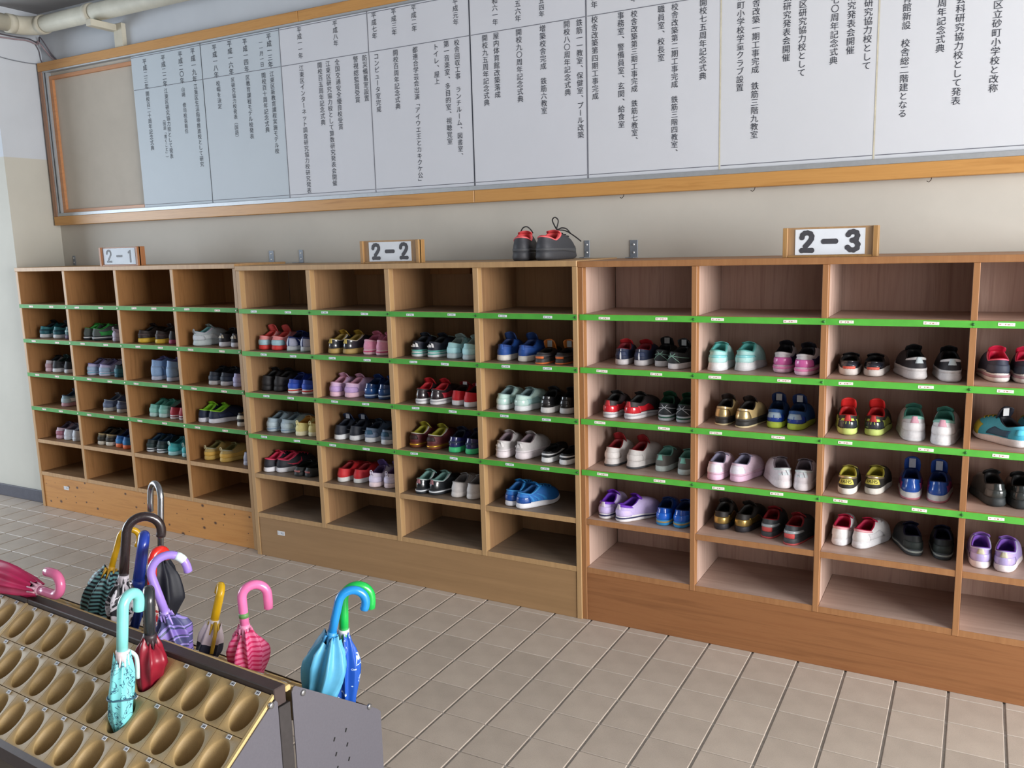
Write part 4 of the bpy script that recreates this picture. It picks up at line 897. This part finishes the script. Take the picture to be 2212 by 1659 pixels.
# big black trainers on top of the middle rack
bs = dict(d='', u='33353b', s='3a3b40', l='d0484c', t='d85458', lace='17171a', ov=[('trim', 'e06468'), ('foxing', '46484c')], v='big', tu=.014)
for n, (px, py, yaw, lab) in enumerate(((1124, 560, 18, 'large black trainer with red lining on rack top, left of the two'), (1168, 561, 2, 'large black trainer with red lining and bow-tied lace on rack top, right of the two'))):
    p = at(px, py, 1, .055)
    t = build_shoe(bs, -1 if n == 0 else 1, lab, 'black trainers on the rack top', (p.x, p.y, 1.3435), math.radians(yaw), 1.12)
    L = last('big', -1 if n == 0 else 1); K = L.S(PI, .93)+Vector((0, -.004, .012))
    bow = [(0, 0, 0), (-.012, .004, .018), (-.016, 0, .034), (-.004, -.004, .042), (.006, 0, .030), (0, 0, .002), (.016, .006, .006), (.032, .010, .002), (.040, .022, -.012)] if n else [(-.018, 0, -.006), (-.008, -.006, .010), (.006, -.004, .014), (.018, .002, .004), (.024, .012, -.008)]
    obj('lace_bow', MB().tube(curve([K+Vector(b) for b in bow], 6), .0022, 6).mesh('lace_bow', True), shoe_mat('17171a'), t)
    if n: obj('lace_end', MB().tube(curve([K+Vector(b) for b in ((.0, .0, .0), (.02, .03, -.004), (.035, .07, -.022), (.045, .105, -.040))], 6), .0022, 6).mesh('lace_end', True), shoe_mat('17171a'), t)

# ------------------------------------------------------------------ umbrella rack (two modules end to end, trays sloping to both sides)
RA = math.radians(-3.97); RR = Vector((-.019, -1.567, 0))
SL = math.radians(35.5); PITCH = .0778; NC = 12; ROWS = (.050, .148, .246)
m_tan = plain((182, 154, 106), .55, var=.07, scale=500, bmp=.25); m_tan2 = plain((206, 178, 122), .55, var=.05)
m_brown = plain((74, 62, 60), .5, .2, var=.08); m_greyplate = plain((98, 96, 104), .55, .2, var=.04, scale=200); m_bolt = plain((150, 150, 152), .35, .8); m_black = plain((14, 14, 16), .7)
m_num = printed('number_label', (214, 216, 220), (70, 72, 84), 4, 1)
def tray_cell(sgn):
    """one moulded cell: plate with an oval mouth and a cup hanging straight down; local x along the rack, y/z in rack axes"""
    mb = MB(); N = 28
    b = Vector((0, -sgn*math.cos(SL), -math.sin(SL))); n = Vector((0, -sgn*math.sin(SL), math.cos(SL))); a = Vector((1, 0, 0)); dn = Vector((0, 0, -1))
    hw, hb = PITCH/2-.0006, .0488-.0006
    rect, ell, ell2 = [], [], []
    for j in range(N):
        th = 2*PI*j/N; c, s_ = math.cos(th), math.sin(th)
        k = 1/max(abs(c)/hw, abs(s_)/hb); rect.append(a*(c*k)+b*(s_*k))
        ell.append(a*(.0315*c)+b*(.0420*s_+.003)); ell2.append(a*(.0292*c)+b*(.0392*s_+.003)-n*.0025)
    rows = [[tuple(p-n*.006) for p in rect], [tuple(p) for p in rect], [tuple(p) for p in ell], [tuple(p) for p in ell2]]
    for dpt, k in ((.022, .96), (.045, .88), (.062, .70), (.072, .40)):
        rows.append([tuple(a*(.0292*math.cos(2*PI*j/N)*k)+Vector((0, (b*(.0392*math.sin(2*PI*j/N))).y*k, (b*(.0392*math.sin(2*PI*j/N))).z*k*max(0, 1-dpt/.06)))+b*.003-n*.0025+dn*dpt) for j in range(N)])
    mb.grid(rows, True).cap(rows[-1])
    return mb.mesh('cup_cell', True, fix=False)
CELL = {s_: tray_cell(s_) for s_ in (1, -1)}
for me in CELL.values():
    me.set_sharp_from_angle(angle=math.radians(50))
numlab = MB().cbox(-.0065, .0065, -.0012, 0, -.0045, .0045, .0003).mesh('number_label')
def tray_origin(sgn): return Vector((0, -sgn*.028, .500)) if sgn > 0 else Vector((0, .018, .497))
def cup_pos(sgn, row, k):
    """mouth of a cup in rack axes (k counted from the right end)"""
    o = tray_origin(sgn); v = ROWS[row-1]
    return Vector((-.003-PITCH*(k+.5), o.y-sgn*math.cos(SL)*v, o.z-math.sin(SL)*v))
RM = Matrix.Translation(RR) @ Matrix.Rotation(RA, 4, 'Z')
def umbrella_rack(shift, lab, right_end):
    t = thing('umbrella_rack', lab, 'umbrella rack', RM @ Vector((shift, 0, 0)), RA, 'umbrella rack modules')
    LN = PITCH*NC
    for sgn in (1, -1):
        for row in (1, 2, 3):
            for k in range(NC):
                p = cup_pos(sgn, row, k)
                c = obj('cup_cell', CELL[sgn], m_tan, t, p)
                l = obj('number_label', numlab, m_num, c, (.004, sgn*.0430*math.cos(SL)-sgn*math.sin(SL)*.001, .0430*math.sin(SL)+.0008))
                l.rotation_euler = (-(PI/2-SL), 0, 0) if sgn > 0 else (-(PI/2+SL), 0, PI) if False else ((PI/2-SL), 0, 0)
        o = tray_origin(sgn); e = .296
        dy, dz = -sgn*math.cos(SL), -math.sin(SL)
        pr = [(o.y+dy*e, o.z+dz*e+.004), (o.y+dy*(e+.014), o.z+dz*(e+.014)+.004), (o.y+dy*(e+.014), o.z+dz*(e+.014)-.028), (o.y+dy*e, o.z+dz*e-.028)]
        obj('lower_rail', MB().prism(pr, -LN-.003, -.003, 0), m_brown, t)
        ed = [(o.y, o.z+.001), (o.y+dy*e, o.z+dz*e+.001), (o.y+dy*e, o.z+dz*e-.008), (o.y, o.z-.008)]
        obj('tray_edge', MB().prism(ed, -.003, .003, 0), m_tan2, t)
        obj('tray_edge', MB().prism(ed, -LN-.006, -LN-.003, 0), m_tan2, t)
    obj('ridge_rail', MB().cbox(-LN-.006, .004, -.027, .004, .470, .511, .002), m_brown, t)
    obj('ridge_lip', MB().cbox(-LN-.006, .003, .005, .019, .490, .503, .002), m_tan2, t)
    for xe in ((0,) if right_end else (-LN,)):
        s_ = 1 if xe == 0 else -1; x0, x1 = (.004, .0065) if xe == 0 else (-LN-.0085, -LN-.0062)
        near = [(-.034, .487), (-.276, .318), (-.284, .300), (-.284, .03), (-.022, .03), (-.022, .482), (-.027, .489)]
        far = [(.014, .489), (.019, .497), (.024, .4985), (.270, .322), (.281, .310), (.281, .0), (.014, .0)]
        pn = obj('end_plate', MB().prism(near, x0, x1, 0), m_greyplate, t)
        pf = obj('end_plate', MB().prism(far, x0+s_*.004, x1+s_*.004, 0), m_greyplate, t)
        obj('end_post', MB().cbox(min(x0, x1)-.010, max(x0, x1), -.020, .012, 0, .468, .001), plain((66, 62, 62), .5, .3), t)
        if xe == 0:
            P0 = RM @ Vector((shift+x1+.004, 0, 0)); nx = RM.to_3x3() @ Vector((1, 0, 0)); inv = (RM @ Matrix.Translation((shift, 0, 0))).inverted()
            for px, py, par in ((588, 1525, pn), (654, 1496, pf), (797, 1526, pf)):
                q = inv @ atp(px, py, P0, nx)
                obj('bolt', cached('bolt', lambda: MB().tube([(-.001, 0, 0), (.003, 0, 0), (.0045, 0, 0)], lambda s: .0068 if s < .6 else .0045, 14).mesh('bolt', True)), m_bolt, par, (x1+(.004 if par is pf else 0), q.y, q.z))
            if right_end:
                for px, py in ((747, 1577), (722, 1597), (750, 1608), (726, 1629), (754, 1639), (729, 1659)):
                    q = inv @ atp(px, py, P0, nx)
                    o_ = obj('slot', cached('slot', lambda: MB().cbox(-.0006, .0006, -.0020, .0020, -.0045, .0045, .0003).mesh('slot')), m_black, pf, (x1+.0044, q.y, q.z)); o_.rotation_euler = (-.45, 0, 0)
    for y in (-.26, .26):
        for x in (-.02, -LN+.02): obj('leg', MB().cbox(x-.012, x+.012, y-.012, y+.012, 0, .32, .002), m_brown, t)
    return t
umbrella_rack(0, 'tan moulded umbrella rack with grey steel end plates, nearer to the camera right', True)
umbrella_rack(-(PITCH*NC+.0105), 'tan umbrella rack module continuing out of frame on the left', False)

# ------------------------------------------------------------------ umbrellas
def umbrella(lab, B, Jpx, hl, r, tr, az, hcol, canopy, rmax, tcol, pleats=8, amp=.34, twist=.45, prof=None, endl=.35, into=.055, tip=None, extra=None, J=None, hdir=None, collar=None):
    """B: mouth of the cup, J: where handle meets canopy; hook direction az in degrees, 0 = picture right, 90 = away"""
    fh = B-CAM; fh.z = 0; fh.normalize(); rh = Vector((fh.y, -fh.x, 0))
    if J is None: J = atp(Jpx[0], Jpx[1], B, fh)
    m_ = (J-CAM).dot(FWD)/F; hl *= m_; r *= m_; tr *= m_; rmax *= m_
    ax = (J-B).normalized(); ln = (J-B).length+into
    base = J-ax*ln
    hd = hdir or (rh*math.cos(math.radians(az))+fh*math.sin(math.radians(az)))
    xa = (hd-ax*hd.dot(ax)).normalized(); ya = ax.cross(xa)
    t = bpy.data.objects.new('umbrella', None); COL.objects.link(t); t.empty_display_size = .05
    t.matrix_world = Matrix(((xa.x, ya.x, ax.x, base.x), (xa.y, ya.y, ax.y, base.y), (xa.z, ya.z, ax.z, base.z), (0, 0, 0, 1)))
    tag(t, lab, 'umbrella', 'umbrellas in the rack')
    pts = [(0, 0, ln-.012), (0, 0, ln+hl*.5), (0, 0, ln+hl)]
    pts += [(r*(1-math.cos(a)), 0, ln+hl+r*math.sin(a)) for a in [PI*i/14 for i in range(1, 15)]]
    pts += [(2*r, 0, ln+hl-r*endl*.5), (2*r-.001, 0, ln+hl-r*endl), (2*r-.001, 0, ln+hl-r*endl-.002)]
    n = len(pts)
    hm = hcol if not isinstance(hcol, str) else plain(hcol, .25, 0, var=.03, bmp=0, coat=.4)
    obj('handle', MB().tube(pts, lambda s: tr*(1 if s < .985 else .72), 14).mesh('handle', True), hm, t)
    tm = plain(tcol, .4, var=.05)
    obj('collar', MB().tube([(0, 0, ln-.020), (0, 0, ln-.004), (0, 0, ln+.004)], tr*1.12, 14).mesh('collar', True), plain(collar, .4) if collar else tm, t)
    # folded canopy, free edge by the handle, apex in the cup
    prof = prof or [(0, .25), (.12, .62), (.45, .92), (.70, 1.0), (.88, .78), (1, .42)]
    rows = []; NT = pleats*8; ph0 = 1.7*len(lab)
    for i in range(23):
        s_ = i/22; R0 = lerp_tab(prof, s_)*rmax; z = (ln-.012)*s_; row = []
        for j in range(NT):
            th = 2*PI*j/NT; w = (1-2*abs(math.sin((pleats*th+twist*3*s_)/2))**.9)*(.85+.15*math.sin(3*th+ph0))
            rr = R0*(1+amp*(.35+.65*s_)*w+.12*math.sin(2*th+4*s_+ph0)+.08*math.sin(3*th-7*s_+2*ph0))
            zz = z+(.010*w if i == 22 else 0)-(.010*math.sin(2*th+1)*sstep(.7, 1, s_))
            row.append((rr*math.cos(th+twist*s_*.35), rr*math.sin(th+twist*s_*.35), zz))
        rows.append(row)
    mb = MB().grid(rows, True).cap(rows[0])
    obj('canopy', mb.mesh('canopy', True), canopy, t)
    for j in range(8):
        a = 2*PI*(j+.5)/8; rr = lerp_tab(prof, .97)*rmax*.9
        obj('rib_tip', MB().tube([(rr*math.cos(a), rr*math.sin(a), ln-.030), (rr*.8*math.cos(a), rr*.8*math.sin(a), ln-.016), (rr*.68*math.cos(a), rr*.68*math.sin(a), ln-.004)], lambda s: .0022+.0012*s, 6).mesh('rib_tip', True), tm, t)
    obj('ferrule', MB().tube([(0, 0, -.03), (0, 0, .004)], .0035, 8).mesh('ferrule', True), plain('b8b8bc', .4, .5), t)
    if extra: extra(t, ln, tr, r, hl)
    return t
def cup(sgn, row, k): return RM @ cup_pos(sgn, row, k)
def band(z, c, w=.010, nm='band'):
    return lambda t, ln, tr, r, hl: obj(nm, MB().tube([(0, 0, ln+z), (0, 0, ln+z+w)], tr*1.06, 14).mesh(nm, True), plain(c, .5), t)
def strap(c, a, zl):
    def f(t, ln, tr, r, hl):
        obj('strap', MB().tube(curve([(tr*math.cos(a), tr*math.sin(a), ln), (.030*math.cos(a), .030*math.sin(a), ln-.02), (.034*math.cos(a), .034*math.sin(a), ln-zl)], 6), .0048, 6).mesh('strap', True), plain(c, .5), t)
    return f
def hookmark(c):
    def f(t, ln, tr, r, hl):
        a0 = [PI*q for q in (.72, .78, .84, .90)]
        obj('name_band', MB().tube([(r*(1-math.cos(a)), 0, ln+hl+r*math.sin(a)) for a in a0], tr*1.05, 14).mesh('name_band', True), plain(c, .4), t)
    return f
def cyan_extra(t, ln, tr, r, hl):
    strap('cfe4e0', -.5, .07)(t, ln, tr, r, hl)
    obj('tie_band', MB().tube([(.0285*math.cos(2*PI*i/24), .0285*math.sin(2*PI*i/24), ln*.48+.003*math.sin(2*PI*i/12)) for i in range(25)], .0022, 6, False).mesh('tie_band', True), plain('3c6478', .5), t)
m_silver = plain('aeb2b8', .22, .95, var=.03, bmp=0)
c_navy = plain('20232e', .55, var=.1); c_cyan = doodle('cyan_doodle_cloth', '7fd4d8', '2c5c74', 42, .012, .4); c_red = plain('8c1c2e', .35, var=.2, scale=20)
c_pink = striped('pink_striped_cloth', ['d8306c', 'f07aa4', 'f07aa4'], 26, 'Z', 2.0); c_lblue = plain('5aa8cc', .45, var=.16, scale=14)
c_dblue = doodle('blue_printed_cloth', '1c54b4', 'c8dcf0', 24, .010, .45, .62); c_purple = striped('purple_zigzag_cloth', ['7c68b4', '3c4468', '8f82c8', '4a4c78'], 7, 'Z', 5)
c_stripe = striped('teal_black_striped_cloth', ['1c242c', '6fa4a8'], 28, 'Z', .5); c_mono = doodle('black_white_cloth', '1e1e26', 'c8c4cc', 26, .03, .5); c_rbw = doodle('red_black_cloth', 'a81c24', 'd8d0cc', 30, .03, .5)
c_cream = twotone('cream_navy_cloth', (32, 38, 60), (216, 204, 212), .086, .55); c_blue = plain('1c3a8c', .5, var=.15); c_mag = plain('d42a68', .5, var=.18, scale=16)
U = umbrella
U('black folded umbrella with a silver metal crook handle', cup(-1, 3, 9), (347, 1192), 117, 28, 6.5, 110, m_silver, c_navy, 42, '1c1c20', amp=.20, endl=1.4, prof=[(0, .3), (.3, .6), (.6, 1.0), (.85, .75), (1, .25)])
U('umbrella with big black crook handle and black white patterned canopy', cup(-1, 1, 8), (267, 1245), 97, 35, 10, 0, '2c2224', c_mono, 26, 'c4bcc4', endl=.3)
U('umbrella with yellow crook handle and teal black striped canopy', cup(-1, 2, 11), (241, 1226), 68, 20, 6.5, 0, 'e8b41c', c_stripe, 36, 'd8a830', endl=.75)
U('umbrella with dark blue crook handle behind the red one', cup(-1, 2, 9), (299, 1256), 75, 20, 12, 86, '2440a4', c_blue, 16, '1c3a8c')
U('umbrella with bright red crook handle and patterned red canopy', cup(-1, 2, 8), (327, 1292), 86, 17, 9.5, 35, 'e02c24', c_rbw, 14, 'b8b0ac')
U('purple umbrella with lilac crook handle and pale name band', cup(-1, 1, 5), (357, 1322), 84, 36, 9, 0, 'a488e0', c_purple, 36, 'b49cec', extra=hookmark('dcecf0'), endl=.45)
U('turquoise umbrella with doodle print standing in the near tray', cup(1, 2, 4), (264, 1408), 98, 24, 12, 45, '8ae0dc', c_cyan, 27, 'e4d8dc', into=.05, amp=.16, collar='e8d8dc', endl=.9, prof=[(0, .45), (.25, 1.0), (.55, .98), (.8, .84), (1, .55)], extra=cyan_extra)
U('dark red umbrella with black crook handle in the near tray', cup(1, 1, 4), (324, 1372), 72, 20, 12.5, 88, '2c3034', c_red, 34, '3a2c30', into=.05, amp=.22)
U('small umbrella with straight yellow handle and cream navy canopy', cup(-1, 2, 5), (463, 1342), 57, 16, 9, 90, 'f0c01c', c_cream, 24, 'd8b030', collar='e8e4e6', amp=.14, extra=strap('c8a430', 3.3, .07), prof=[(0, .5), (.5, 1.0), (.8, .95), (1, .6)])
U('pink striped umbrella with pink crook handle and green band', cup(-1, 2, 3), (529, 1352), 63, 26.5, 10, 0, 'f07cb4', c_pink, 36, 'f4a0c4', extra=band(.022, '6a9a5c', .012), endl=1.2)
U('light blue umbrella with bright blue crook handle', cup(-1, 2, 0), (717, 1368), 73, 29, 9.5, 0, '1c8cd8', c_lblue, 42, '3c94cc', amp=.45, endl=.4)
U('blue printed umbrella with bright green crook handle', cup(-1, 3, 0), (743, 1362), 70, 29, 10.5, 0, '14b44c', c_dblue, 28, '34ac54', collar='dcdce0', endl=.8)
# the pink one lying on the ridge at the left
fd = RM.to_3x3() @ Vector((1, .05, -.035)); fd.normalize()
jl = atp(86, 1274, RM @ Vector((0, -.012, .5)), RM.to_3x3() @ Vector((0, 1, 0)))
tl = U('magenta umbrella with pink crook handle lying across the rack', jl-fd*.34, None, 50, 23, 10, 0, 'ec78a8', c_mag, 32, 'f4c0d4', J=jl, hdir=Vector((.15, .1, 1)), into=.10, amp=.3, endl=1.1)
tl['label'] = 'magenta umbrella with pink crook handle lying across the rack'
